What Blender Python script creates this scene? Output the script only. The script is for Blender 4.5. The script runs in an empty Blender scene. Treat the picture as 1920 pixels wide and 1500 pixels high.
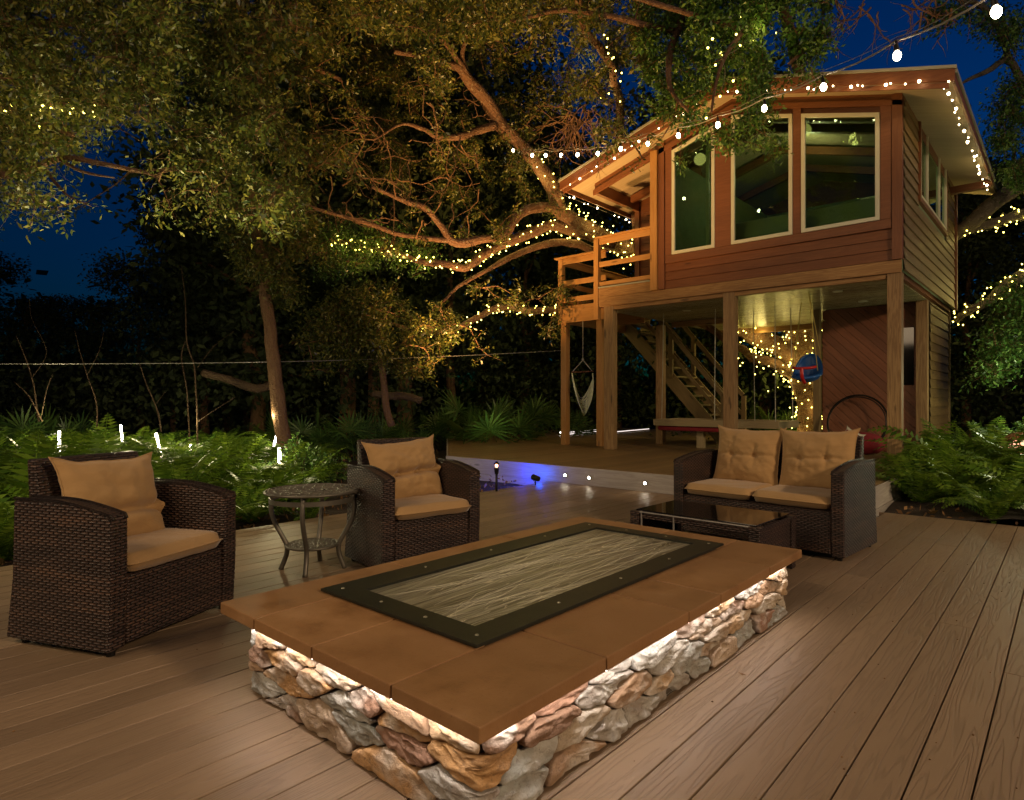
import bpy, math, random
import numpy as np
from mathutils import Vector, Matrix, noise
random.seed(7); RNG=np.random.default_rng(11)
PI=math.pi; R_=math.radians
scene=bpy.context.scene; COL=scene.collection
# ---------------------------------------------------------------- camera frame (eye height 1.1 m, deck boards run along +Y)
EYE=1.1; FOC=1182.0
YAW=math.atan2(1050,1182)
VX,VY=-math.sin(YAW),math.cos(YAW); RX,RY=math.cos(YAW),math.sin(YAW)
def at(px,py,t):
    "world point seen in direction (px,py) at distance t along the view axis"
    a=(px-960)/FOC; b=(750-py)/FOC
    return Vector(((VX+a*RX)*t,(VY+a*RY)*t,EYE+b*t))
def proj(x,y,z):
    w=x*VX+y*VY; u=x*RX+y*RY
    return 960+FOC*u/w, 750-FOC*(z-EYE)/w, w
cam=bpy.data.cameras.new('camera'); camo=bpy.data.objects.new('camera',cam); COL.objects.link(camo)
cam.sensor_width=36; cam.lens=FOC/1920*36; cam.clip_end=500; cam.clip_start=.05
camo.location=(0,0,EYE); camo.rotation_euler=(PI/2,0,YAW)
scene.camera=camo
# ---------------------------------------------------------------- object helpers
def tag(o,label=None,cat=None,group=None,kind=None):
    if label: o['label']=label
    if cat: o['category']=cat
    if group: o['group']=group
    if kind: o['kind']=kind
    return o
def empty(name,loc=(0,0,0),rz=0,label=None,cat=None,group=None):
    o=bpy.data.objects.new(name,None); COL.objects.link(o); o.location=loc; o.rotation_euler=(0,0,rz)
    o.empty_display_size=.1
    return tag(o,label,cat,group)
def link(name,me,mat=None,parent=None,smooth=False,bevel=0):
    o=bpy.data.objects.new(name,me); COL.objects.link(o)
    if mat and not me.materials: me.materials.append(mat)
    if parent: o.parent=parent
    if smooth: me.polygons.foreach_set('use_smooth',[True]*len(me.polygons))
    if bevel:
        m=o.modifiers.new('bevel','BEVEL'); m.width=bevel; m.segments=2; m.limit_method='ANGLE'; m.angle_limit=R_(40)
    return o
def kids(o): return [c for c in COL.objects if c.parent==o]
class MB:
    def __init__(s): s.v=[]; s.f=[]; s.uv=[]
    def add(s,vs,fs,uvs=None):
        b=len(s.v); s.v+= [tuple(v) for v in vs]
        for i,f in enumerate(fs):
            s.f.append(tuple(b+k for k in f))
            s.uv.append(uvs[i] if uvs else None)
    def box(s,x0,x1,y0,y1,z0,z1,M=None,axis=None):
        c=[(x0,y0,z0),(x1,y0,z0),(x1,y1,z0),(x0,y1,z0),(x0,y0,z1),(x1,y0,z1),(x1,y1,z1),(x0,y1,z1)]
        fs=[(0,3,2,1),(4,5,6,7),(0,1,5,4),(1,2,6,5),(2,3,7,6),(3,0,4,7)]
        d=(abs(x1-x0),abs(y1-y0),abs(z1-z0))
        L=axis if axis is not None else d.index(max(d))
        off=random.random()*50; uvs=[]
        for f in fs:
            pts=[c[k] for k in f]
            sp=[max(p[a] for p in pts)-min(p[a] for p in pts) for a in range(3)]
            nrm=sp.index(min(sp)); rest=[a for a in range(3) if a!=nrm]
            if L in rest: ua=L; va=[a for a in rest if a!=L][0]
            else: ua,va=rest
            uvs.append([(p[ua]+off,p[va]+off*.37) for p in pts])
        if M is not None: c=[tuple(M@Vector(p)) for p in c]
        s.add(c,fs,uvs)
    def beam(s,a,b,w,h,roll=0,up=(0,0,1)):
        "box from a to b: w sideways, h along 'up'"
        a=Vector(a);b=Vector(b);d=(b-a);L=d.length;d.normalize()
        u=Vector(up); x=d.cross(u)
        if x.length<1e-4: x=d.cross(Vector((0,1,0)))
        x.normalize(); z=x.cross(d)
        M=Matrix((( d.x,x.x,z.x,a.x),(d.y,x.y,z.y,a.y),(d.z,x.z,z.z,a.z),(0,0,0,1)))
        s.box(0,L,-w/2,w/2,-h/2,h/2,M,axis=0)
    def prism(s,pts,axis,a,b):
        "polygon pts (2D) extruded along axis from a to b"
        def mk(p,t):
            if axis=='x': return (t,p[0],p[1])
            if axis=='y': return (p[0],t,p[1])
            return (p[0],p[1],t)
        n=len(pts); v=[mk(p,a) for p in pts]+[mk(p,b) for p in pts]
        f=[tuple(range(n))[::-1],tuple(range(n,2*n))]+[(i,(i+1)%n,n+(i+1)%n,n+i) for i in range(n)]
        s.add(v,f)
    def ring(s,outer,inner,axis,a,b):
        "frame between two polygons with the same number of points"
        def mk(p,t):
            if axis=='x': return (t,p[0],p[1])
            if axis=='y': return (p[0],t,p[1])
            return (p[0],p[1],t)
        n=len(outer); v=[mk(p,a) for p in outer]+[mk(p,a) for p in inner]+[mk(p,b) for p in outer]+[mk(p,b) for p in inner]
        f=[]
        for i in range(n):
            j=(i+1)%n
            f+=[(i,j,n+j,n+i),(2*n+i,3*n+i,3*n+j,2*n+j),(i,2*n+i,2*n+j,j),(n+i,n+j,3*n+j,3*n+i)]
        s.add(v,f)
    def tube(s,pts,rad,n=8,cap=True,closed=False):
        pts=[Vector(p) for p in pts]; m=len(pts)
        rad=rad if hasattr(rad,'__len__') else [rad]*m
        up=Vector((0,0,1)); vs=[]; prev=None
        for i,p in enumerate(pts):
            if closed: t=pts[(i+1)%m]-pts[i-1]
            else: t=pts[min(i+1,m-1)]-pts[max(i-1,0)]
            t.normalize()
            if prev is None:
                x=t.cross(up)
                if x.length<.05: x=t.cross(Vector((1,0,0)))
            else:
                x=prev-t*prev.dot(t)
            x.normalize(); prev=x; y=t.cross(x)
            for k in range(n):
                a=2*PI*k/n; vs.append(p+(x*math.cos(a)+y*math.sin(a))*rad[i])
        fs=[];uvs=[]
        L=0
        for i in range(m if closed else m-1):
            j=(i+1)%m; dL=(pts[j]-pts[i]).length
            for k in range(n):
                k2=(k+1)%n
                fs.append((i*n+k,i*n+k2,j*n+k2,j*n+k))
                u=k/n*.6;u2=(k+1)/n*.6
                uvs.append([(L,u),(L,u2),(L+dL,u2),(L+dL,u)])
            L+=dL
        if cap and not closed:
            fs.append(tuple(range(n))[::-1]); uvs.append([(0,0)]*n)
            fs.append(tuple((m-1)*n+k for k in range(n))); uvs.append([(0,0)]*n)
        s.add(vs,fs,uvs)
    def sphere(s,c,r,nu=8,nv=6,sc=(1,1,1)):
        c=Vector(c); vs=[];fs=[]
        for j in range(nv+1):
            th=PI*j/nv
            for i in range(nu):
                ph=2*PI*i/nu
                vs.append((c.x+r*sc[0]*math.sin(th)*math.cos(ph),c.y+r*sc[1]*math.sin(th)*math.sin(ph),c.z+r*sc[2]*math.cos(th)))
        for j in range(nv):
            for i in range(nu):
                i2=(i+1)%nu
                fs.append((j*nu+i,(j+1)*nu+i,(j+1)*nu+i2,j*nu+i2))
        s.add(vs,fs)
    def grid(s,fn,nu,nv,wrapu=False):
        vs=[fn(i/nu,j/nv) for j in range(nv+1) for i in range(nu+1)]
        fs=[(j*(nu+1)+i,j*(nu+1)+i+1,(j+1)*(nu+1)+i+1,(j+1)*(nu+1)+i) for j in range(nv) for i in range(nu)]
        s.add(vs,fs)
    def mesh(s,name):
        me=bpy.data.meshes.new(name); me.from_pydata(s.v,[],s.f); me.update()
        uv=me.uv_layers.new(name='UVMap').data
        for p,u in zip(me.polygons,s.uv):
            if u is None:
                n=p.normal; a=(abs(n.x),abs(n.y),abs(n.z)); m=a.index(max(a))
                for li in p.loop_indices:
                    c=me.vertices[me.loops[li].vertex_index].co
                    uv[li].uv=((c.y,c.z) if m==0 else (c.x,c.z) if m==1 else (c.x,c.y))
            else:
                for li,q in zip(p.loop_indices,u): uv[li].uv=q
        return me
    def build(s,name,mat,parent=None,smooth=False,bevel=0):
        return link(name,s.mesh(name),mat,parent,smooth,bevel)
def quads_mesh(name,V):
    "V: (N,4,3) array -> mesh of loose quads"
    N=len(V); me=bpy.data.meshes.new(name)
    me.vertices.add(N*4); me.vertices.foreach_set('co',V.reshape(-1).astype(np.float32))
    me.loops.add(N*4); me.loops.foreach_set('vertex_index',np.arange(N*4,dtype=np.int32))
    me.polygons.add(N); me.polygons.foreach_set('loop_start',np.arange(0,N*4,4,dtype=np.int32))
    me.polygons.foreach_set('loop_total',np.full(N,4,dtype=np.int32))
    me.update(calc_edges=True); return me
def catmull(pts,k=4,extra=None):
    P=[Vector(p) for p in pts]; out=[]
    for i in range(len(P)-1):
        p0=P[max(i-1,0)];p1=P[i];p2=P[i+1];p3=P[min(i+2,len(P)-1)]
        for j in range(k):
            t=j/k
            out.append(.5*((2*p1)+(p2-p0)*t+(2*p0-5*p1+4*p2-p3)*t*t+(3*p1-p0-3*p2+p3)*t**3))
    out.append(P[-1]); return out
# ---------------------------------------------------------------- materials
class NT:
    def __init__(s,name):
        s.m=bpy.data.materials.new(name); s.m.use_nodes=True; s.t=s.m.node_tree; s.t.nodes.clear()
        s.out=s.n('ShaderNodeOutputMaterial')
    def n(s,t,**k):
        x=s.t.nodes.new(t)
        for a,b in k.items():
            if a in x.bl_rna.properties: setattr(x,a,b)
        return x
    def l(s,a,b): s.t.links.new(a,b)
    def val(s,x,sock):
        if isinstance(x,(int,float)): sock.default_value=x
        elif isinstance(x,(tuple,list)): sock.default_value=tuple(x)+((1,) if len(x)==3 and len(sock.default_value)==4 else ())
        else: s.l(x,sock)
    def math(s,op,a,b=0,c=0):
        x=s.n('ShaderNodeMath',operation=op); s.val(a,x.inputs[0]); s.val(b,x.inputs[1]); s.val(c,x.inputs[2]); return x.outputs[0]
    def mix(s,f,a,b,mode='MIX'):
        x=s.n('ShaderNodeMix',data_type='RGBA',blend_type=mode); s.val(f,x.inputs[0]); s.val(a,x.inputs[6]); s.val(b,x.inputs[7]); return x.outputs[2]
    def ramp(s,f,stops,interp='LINEAR'):
        x=s.n('ShaderNodeValToRGB'); s.val(f,x.inputs[0]); cr=x.color_ramp; cr.interpolation=interp
        while len(cr.elements)<len(stops): cr.elements.new(.5)
        for e,(p,c) in zip(cr.elements,stops):
            e.position=p; e.color=(c,c,c,1) if isinstance(c,(int,float)) else tuple(c)+(1,)
        return x.outputs[0]
    def noise(s,vec,scale=5,detail=4,rough=.5,dist=0):
        x=s.n('ShaderNodeTexNoise'); s.val(vec,x.inputs['Vector']); x.inputs['Scale'].default_value=scale
        x.inputs['Detail'].default_value=detail; x.inputs['Roughness'].default_value=rough; x.inputs['Distortion'].default_value=dist
        return x.outputs[0]
    def vscale(s,vec,sc,off=None):
        x=s.n('ShaderNodeVectorMath',operation='MULTIPLY'); s.l(vec,x.inputs[0]); x.inputs[1].default_value=sc
        o=x.outputs[0]
        if off is not None:
            y=s.n('ShaderNodeVectorMath',operation='ADD'); s.l(o,y.inputs[0]); s.l(off,y.inputs[1]); o=y.outputs[0]
        return o
    def obj(s): return s.n('ShaderNodeTexCoord').outputs['Object']
    def uv(s): return s.n('ShaderNodeTexCoord').outputs['UV']
    def isl(s): return s.n('ShaderNodeNewGeometry').outputs['Random Per Island']
    def orand(s): return s.n('ShaderNodeObjectInfo').outputs['Random']
    def sep(s,v):
        x=s.n('ShaderNodeSeparateXYZ'); s.l(v,x.inputs[0]); return x.outputs
    def comb(s,a,b,c):
        x=s.n('ShaderNodeCombineXYZ'); s.val(a,x.inputs[0]); s.val(b,x.inputs[1]); s.val(c,x.inputs[2]); return x.outputs[0]
    def bump(s,h,dist=.01,strength=1,prev=None):
        x=s.n('ShaderNodeBump'); s.l(h,x.inputs['Height']); x.inputs['Distance'].default_value=dist; x.inputs['Strength'].default_value=strength
        if prev: s.l(prev,x.inputs['Normal'])
        return x.outputs[0]
    def bsdf(s,col,rough=.6,metal=0,nrm=None,spec=.5,**k):
        p=s.n('ShaderNodeBsdfPrincipled'); s.val(col,p.inputs['Base Color']); s.val(rough,p.inputs['Roughness']); s.val(metal,p.inputs['Metallic'])
        p.inputs['Specular IOR Level'].default_value=spec
        if nrm: s.l(nrm,p.inputs['Normal'])
        for a,b in k.items(): s.val(b,p.inputs[a.replace('_',' ')])
        s.l(p.outputs[0],s.out.inputs[0]); return p
def emit_mat(name,col,strength):
    t=NT(name); e=t.n('ShaderNodeEmission'); e.inputs[0].default_value=tuple(col)+(1,); e.inputs[1].default_value=strength
    t.l(e.outputs[0],t.out.inputs[0]); return t.m
def wood(name,c1,c2,rough=.55,knots=True,var=.25,grain=1.0,bump=.002):
    t=NT(name); uv=t.uv(); r=t.isl()
    off=t.comb(t.math('MULTIPLY',r,31.7),t.math('MULTIPLY',r,17.3),0)
    v=t.vscale(uv,(1.0*grain,16*grain,1),off)
    n1=t.noise(v,1.3,5,.55,.6); s=t.math('SINE',t.math('MULTIPLY',n1,34))
    g=t.math('MULTIPLY_ADD',s,.5,.5)
    n2=t.noise(t.vscale(uv,(6,140,1),off),1,3,.6)
    f=t.math('ADD',t.math('MULTIPLY',g,.55),t.math('MULTIPLY',n2,.45))
    col=t.mix(f,c1,c2)
    big=t.noise(t.vscale(uv,(.7,2.2,1),off),1,3,.5)
    col=t.mix(t.math('MULTIPLY',t.ramp(big,[(.35,0),(.7,1)]),.35),col,tuple(x*.55 for x in c1))
    if knots:
        vo=t.n('ShaderNodeTexVoronoi'); t.l(t.vscale(uv,(1.6,7,1),off),vo.inputs['Vector']); vo.inputs['Scale'].default_value=1
        k=t.ramp(vo.outputs['Distance'],[(0.0,1),(.10,.85),(.15,0)])
        col=t.mix(t.math('MULTIPLY',k,.75),col,tuple(x*.22 for x in c1))
    hv=t.n('ShaderNodeHueSaturation'); t.l(col,hv.inputs['Color']); t.l(t.math('MULTIPLY_ADD',r,var,1-var/2),hv.inputs['Value'])
    b=t.bump(f,bump,.7)
    t.bsdf(hv.outputs[0],t.math('MULTIPLY_ADD',n2,.25,rough-.1),0,b)
    return t.m
M={}
M['beam']=wood('pine_beam',(.23,.105,.03),(.46,.26,.095),.55)
M['post']=wood('pine_post',(.19,.10,.038),(.43,.27,.12),.6)
M['siding']=wood('cedar_siding',(.145,.046,.015),(.225,.082,.028),.5,True,.3)
M['trim']=wood('cedar_trim',(.165,.055,.019),(.23,.083,.03),.5,False,.1)
M['rail']=wood('rail_wood',(.36,.17,.045),(.48,.25,.08),.5)
M['side_siding']=wood('side_siding',(.15,.088,.026),(.25,.155,.052),.5,True,.3)
M['diag']=wood('diagonal_boards',(.17,.060,.028),(.27,.10,.045),.5,True,.35)
M['stair']=wood('stair_wood',(.20,.14,.055),(.30,.20,.08),.6)
M['ceiling']=wood('ceiling_boards',(.24,.20,.10),(.40,.34,.19),.26,True,.6,1,.004)
M['soffit']=wood('soffit_board',(.40,.31,.19),(.48,.38,.25),.6,False,.15,.6)
M['daybed']=wood('daybed_wood',(.30,.23,.12),(.42,.33,.18),.6)
def m_deck(name,c1,c2,gr=1.0):
    t=NT(name); o=t.obj(); r=t.isl()
    off=t.comb(t.math('MULTIPLY',r,57),t.math('MULTIPLY',r,23),t.math('MULTIPLY',r,71))
    n=t.noise(t.vscale(o,(9,.5,1),off),1.5,3,.42,.3)
    s=t.math('SINE',t.math('MULTIPLY',n,92)); s=t.math('MULTIPLY_ADD',s,.5,.5)
    line=t.ramp(s,[(0,0),(.42,1)])
    fine=t.noise(t.vscale(o,(160,5,1),off),1,3,.6)
    mot=t.noise(t.vscale(o,(3,1.2,1)),1,4,.6)
    col=t.mix(mot,c1,c2)
    col=t.mix(t.math('MULTIPLY_ADD',line,-.24*gr,.24*gr),col,tuple(x*.45 for x in c1))
    wear=t.noise(t.vscale(o,(1.1,.5,1)),1,5,.65)
    col=t.mix(t.math('MULTIPLY',t.ramp(wear,[(.45,0),(.72,1)]),.3),col,tuple(x*1.35 for x in c2))
    hv=t.n('ShaderNodeHueSaturation'); t.l(col,hv.inputs['Color']); t.l(t.math('MULTIPLY_ADD',r,.28,.86),hv.inputs['Value'])
    b=t.bump(t.math('ADD',t.math('MULTIPLY',line,.8*gr),t.math('MULTIPLY',fine,.3)),.0016,.8)
    t.bsdf(hv.outputs[0],t.math('MULTIPLY_ADD',fine,.22,.38),0,b,.4)
    return t.m
M['deck']=m_deck('composite_deck',(.21,.143,.085),(.275,.192,.118))
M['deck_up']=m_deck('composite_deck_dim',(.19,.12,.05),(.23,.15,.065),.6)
def m_plain(name,col,rough=.6,metal=0,nscale=30,nd=.0015,var=.25,spec=.5):
    t=NT(name); o=t.obj(); n=t.noise(o,nscale,5,.6); n2=t.noise(o,nscale*.08+.6,3,.5)
    c=t.mix(t.ramp(n2,[(.3,0),(.7,1)]),tuple(x*(1-var) for x in col),col)
    t.bsdf(c,t.math('MULTIPLY_ADD',n,.2,rough-.1),metal,t.bump(n,nd,.6),spec); return t.m
M['soil']=m_plain('mulch',(.035,.02,.012),.9,0,22,.03,.5)
M['black_metal']=m_plain('black_metal',(.02,.018,.016),.4,.6,90,.0005)
M['iron']=m_plain('cast_iron',(.19,.175,.14),.45,.55,120,.0008,.3)
M['fascia']=wood('weathered_fascia',(.36,.32,.29),(.50,.46,.42),.65)
M['black_frame']=m_plain('powder_coat',(.022,.024,.015),.5,.2,220,.0006,.2)
M['rope']=m_plain('rope',(.55,.52,.42),.85,0,200,.001)
M['net']=m_plain('cotton_net',(.80,.85,.58),.9,0,200,.001)
M['yrope']=m_plain('yellow_rope',(.50,.38,.10),.8,0,200,.001)
M['blue']=m_plain('blue_plastic',(.02,.12,.42),.3,0,40,.0003,.1)
M['red']=m_plain('red_plastic',(.55,.02,.02),.35,0,40,.0003,.1)
M['redcloth']=m_plain('red_cloth',(.22,.012,.02),.9,0,150,.002)
M['wire']=m_plain('dark_cable',(.30,.27,.22),.6,0,50,.0003)
M['grey_wire']=m_plain('steel_cable',(.35,.33,.30),.5,.5,50,.0003)
M['cream']=m_plain('cream_frame',(.62,.60,.46),.45,0,60,.0003,.08)
M['drip']=m_plain('roof_edge',(.42,.40,.30),.5,.3,60,.0003,.1)
M['roof']=m_plain('roof_sheet',(.10,.09,.08),.7,0,60,.003,.3)
M['interior']=m_plain('interior_wall',(.26,.33,.19),.8,0,20,.0005,.2)
M['pale']=m_plain('pale_counter',(.50,.50,.38),.6,0,20,.0005,.1)
def m_glass(name,tint,refl=1.0):
    t=NT(name); tr=t.n('ShaderNodeBsdfTransparent'); tr.inputs[0].default_value=tuple(tint)+(1,)
    gl=t.n('ShaderNodeBsdfGlossy'); gl.inputs['Roughness'].default_value=.012; gl.inputs[0].default_value=(.75,1,.8,1)
    fr=t.n('ShaderNodeFresnel'); fr.inputs[0].default_value=1.6
    mx=t.n('ShaderNodeMixShader'); t.l(t.math('MULTIPLY',fr.outputs[0],refl),mx.inputs[0]); t.l(tr.outputs[0],mx.inputs[1]); t.l(gl.outputs[0],mx.inputs[2])
    t.l(mx.outputs[0],t.out.inputs[0]); return t.m
M['glass']=m_glass('window_glass',(.72,.85,.66),1.0)
def m_black_glass():
    t=NT('black_glass'); o=t.obj(); n=t.noise(o,3,3)
    t.bsdf((.012,.010,.008),t.math('MULTIPLY_ADD',n,.06,.03),0,None,.6); return t.m
M['black_glass']=m_black_glass()
def m_rattan(name,c1,c2,c3):
    t=NT(name); uv=t.sep(t.uv()); B=.0125; A=.046
    v=t.math('DIVIDE',uv[1],B); row=t.math('FLOOR',v); par=t.math('MULTIPLY',t.math('MODULO',t.math('ABSOLUTE',row),2),.5)
    u=t.math('ADD',t.math('DIVIDE',uv[0],A),par)
    hu=t.math('ABSOLUTE',t.math('SINE',t.math('MULTIPLY',u,PI))); hv=t.math('ABSOLUTE',t.math('SINE',t.math('MULTIPLY',v,PI)))
    h=t.math('MULTIPLY',t.math('POWER',hu,.6),t.math('POWER',hv,.5))
    cell=t.comb(t.math('FLOOR',t.math('DIVIDE',uv[0],.19)),row,0)
    wn=t.n('ShaderNodeTexWhiteNoise'); t.l(t.comb(0,row,t.math('FLOOR',t.math('DIVIDE',uv[0],.7))),wn.inputs[0])
    o=t.obj(); big=t.noise(t.vscale(o,(1,1,4)),3.2,2,.5)
    f=t.math('ADD',t.math('MULTIPLY',wn.outputs[0],.5),t.math('MULTIPLY',t.ramp(big,[(.35,0),(.7,1)]),.5))
    col=t.ramp(f,[(0,c1),(.5,c2),(1,c3)])
    col=t.mix(t.ramp(h,[(.25,1),(.7,0)]),col,(.004,.003,.003))
    fib=t.noise(t.vscale(t.uv(),(30,900,1)),1,2,.5)
    b=t.bump(t.math('ADD',h,t.math('MULTIPLY',fib,.15)),.006,1)
    t.bsdf(col,.36,0,b,.4); return t.m
M['rattan']=m_rattan('rattan',(.042,.029,.025),(.080,.052,.042),(.15,.085,.055))
def m_fabric(name,c):
    t=NT(name); o=t.obj(); w=t.noise(t.vscale(o,(1,1,1)),420,2,.5); n=t.noise(o,3.5,4,.55,.3); wr=t.noise(t.vscale(o,(5,5,9)),1,4,.6,1.2)
    col=t.mix(n,tuple(x*.82 for x in c),tuple(min(1,x*1.08) for x in c))
    col=t.mix(t.math('MULTIPLY',w,.25),col,tuple(x*.6 for x in c))
    b=t.bump(w,.0008,.7); b=t.bump(wr,.02,.35,b)
    t.bsdf(col,.9,0,b,.2,Sheen_Weight=.25); return t.m
M['fabric']=m_fabric('tan_fabric',(.49,.305,.13))
def m_slab():
    t=NT('sandstone_cap'); o=t.obj(); r=t.isl()
    n=t.noise(o,6,6,.62); n2=t.noise(t.vscale(o,(1,1,1)),90,5,.7); n3=t.noise(o,1.4,3,.5)
    col=t.ramp(n,[(.28,(.22,.11,.042)),(.45,(.33,.175,.07)),(.6,(.38,.21,.09)),(.75,(.44,.26,.125))])
    col=t.mix(t.math('MULTIPLY',t.ramp(n3,[(.42,0),(.6,1)]),.55),col,(.23,.12,.05))
    sp=t.ramp(n2,[(.60,0),(.72,1)]); col=t.mix(t.math('MULTIPLY',sp,.55),col,(.13,.07,.035))
    hv=t.n('ShaderNodeHueSaturation'); t.l(col,hv.inputs['Color']); t.l(t.math('MULTIPLY_ADD',r,.28,.86),hv.inputs['Value'])
    b=t.bump(t.math('ADD',t.math('MULTIPLY',n2,.5),t.math('MULTIPLY',n,.8)),.003,.7)
    t.bsdf(hv.outputs[0],t.math('MULTIPLY_ADD',n,.3,.36),0,b,.4); return t.m
M['slab']=m_slab()
def m_stone():
    t=NT('field_stone'); o=t.obj(); r=t.isl()
    base=t.ramp(r,[(0,(.42,.28,.17)),(.13,(.50,.42,.31)),(.26,(.22,.13,.08)),(.38,(.42,.41,.37)),(.50,(.50,.29,.12)),(.62,(.44,.34,.24)),(.72,(.54,.38,.22)),(.84,(.30,.17,.11)),(.93,(.38,.40,.37))],'CONSTANT')
    off=t.comb(t.math('MULTIPLY',r,40),t.math('MULTIPLY',r,11),0)
    n=t.noise(t.vscale(o,(9,9,16),off),1,6,.65,.4); n2=t.noise(o,55,6,.72); n3=t.noise(t.vscale(o,(5,5,7),off),1,3,.5)
    col=t.mix(t.ramp(n,[(.36,1),(.62,0)]),base,t.mix(.5,base,(.20,.12,.07)))
    col=t.mix(t.math('MULTIPLY',t.ramp(n3,[(.50,0),(.62,1)]),.55),col,(.58,.56,.50))
    col=t.mix(t.math('MULTIPLY',t.ramp(n2,[(.30,1),(.46,0)]),.65),col,(.10,.08,.065))
    b=t.bump(t.math('ADD',t.math('MULTIPLY',n2,.6),t.math('MULTIPLY',n,1.2)),.012,.9)
    t.bsdf(col,.78,0,b,.35); return t.m
M['stone']=m_stone()
M['mortar']=m_plain('dark_mortar',(.10,.08,.06),.9,0,60,.004,.4)
def m_plate():
    t=NT('brushed_steel'); o=t.obj()
    n=t.ramp(t.noise(t.vscale(o,(34,1.1,1)),1,4,.65,1.8),[(.36,0),(.64,1)])
    w=t.noise(t.vscale(o,(5,.8,1)),1,2,.4,1.0); s=t.math('SINE',t.math('MULTIPLY',w,120)); line=t.ramp(s,[(.90,0),(1,1)])
    brk=t.noise(t.vscale(o,(4,1.6,1)),1,2,.5); br=t.ramp(brk,[(.42,0),(.6,1)])
    scr=t.math('MULTIPLY',line,br)
    col=t.mix(n,(.13,.12,.08),(.46,.45,.33)); col=t.mix(scr,col,(.95,.9,.7))
    b=t.bump(t.math('ADD',n,t.math('MULTIPLY',scr,1.2)),.0025,.8)
    t.bsdf(col,t.math('MULTIPLY_ADD',scr,-.1,.36),.4,b,.5); return t.m
M['plate']=m_plate()
M['swirl']=m_plain('bright_scratch',(.80,.78,.58),.35,.2,60,.0002,.3)
def m_bark(name,c1,c2,lichen=(.42,.36,.26),la=.5):
    t=NT(name); o=t.obj(); uv=t.uv()
    n=t.noise(t.vscale(uv,(6,22,1)),1,5,.7,.5); n2=t.noise(o,9,4,.6); n3=t.noise(o,26,4,.6)
    col=t.mix(n,c1,c2); col=t.mix(t.math('MULTIPLY',t.ramp(n3,[(.56,0),(.66,1)]),la),col,lichen)
    b=t.bump(t.math('ADD',n,t.math('MULTIPLY',n3,.7)),.06,1)
    t.bsdf(col,.85,0,b,.2); return t.m
M['bark']=m_bark('oak_bark',(.085,.042,.024),(.30,.165,.10))
M['twig']=m_bark('twig_bark',(.20,.10,.05),(.42,.24,.13),la=.1)  # redder than the oak bark: warm light on twigs put into the colour
M['bark3']=m_bark('dim_bark',(.08,.055,.03),(.17,.11,.065),la=.1)  # darkened bark, dimness of saplings and logs put into the colour
M['bark2']=m_bark('pine_bark',(.13,.075,.04),(.26,.15,.08),la=.1)
def m_leaf(name,c1,c2,c3,tr=.22,rough=.36):
    t=NT(name); r=t.isl(); o=t.obj(); big=t.noise(o,1.1,3,.5)
    f=t.math('ADD',t.math('MULTIPLY',r,.85),t.math('MULTIPLY',big,.2))
    col=t.ramp(f,[(.1,c1),(.5,c2),(.95,c3)])
    p=t.bsdf(col,rough,0,None,.35)
    tl=t.n('ShaderNodeBsdfTranslucent'); t.l(t.mix(.3,col,(.25,.30,.03)),tl.inputs[0])
    mx=t.n('ShaderNodeMixShader'); mx.inputs[0].default_value=tr; t.l(p.outputs[0],mx.inputs[1]); t.l(tl.outputs[0],mx.inputs[2])
    t.l(mx.outputs[0],t.out.inputs[0]); return t.m
M['leaf']=m_leaf('oak_leaf',(.012,.024,.005),(.06,.08,.015),(.19,.17,.035))
M['leafg']=m_leaf('green_leaf',(.012,.035,.006),(.05,.13,.022),(.17,.29,.06))
M['fern']=m_leaf('fern_leaf',(.035,.09,.008),(.09,.18,.016),(.20,.31,.035),.4)
M['palm']=m_leaf('palm_leaf',(.025,.06,.015),(.05,.11,.025),(.10,.17,.04),.3)
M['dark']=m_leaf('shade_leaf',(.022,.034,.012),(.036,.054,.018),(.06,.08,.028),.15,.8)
M['dry']=m_leaf('dry_leaf',(.10,.05,.02),(.18,.09,.035),(.30,.16,.06),.15,.7)
M['bulb']=emit_mat('festoon_bulb',(1,.78,.50),48)
M['fairy']=emit_mat('fairy_bulb',(1,.80,.13),15)
M['fairyw']=emit_mat('white_fairy_bulb',(1,.78,.42),22)
M['led']=emit_mat('led_strip',(1,.84,.76),5)
M['ledw']=emit_mat('led_line',(1,.86,.80),1.3)
M['tubeglow']=emit_mat('glow_tube',(1,.84,.68),26)
M['step']=emit_mat('step_light_glow',(1,.86,.75),9)
M['spot']=emit_mat('deck_spot',(1,.86,.66),55)
M['blueglow']=emit_mat('blue_lens',(.02,.25,1),25)
M['flame']=emit_mat('torch_glow',(1,.42,.14),14)
M['ballglow']=emit_mat('ball_glow',(1,.45,.25),2.2)
def lamp(kind,name,loc,power,col,target=None,**k):
    d=bpy.data.lights.new(name,kind); d.energy=power; d.color=col
    for a,b in k.items(): setattr(d,a,b)
    o=bpy.data.objects.new(name,d); COL.objects.link(o); o.location=loc
    if target is not None: o.rotation_euler=(Vector(target)-Vector(loc)).to_track_quat('-Z','Y').to_euler()
    return o
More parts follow.
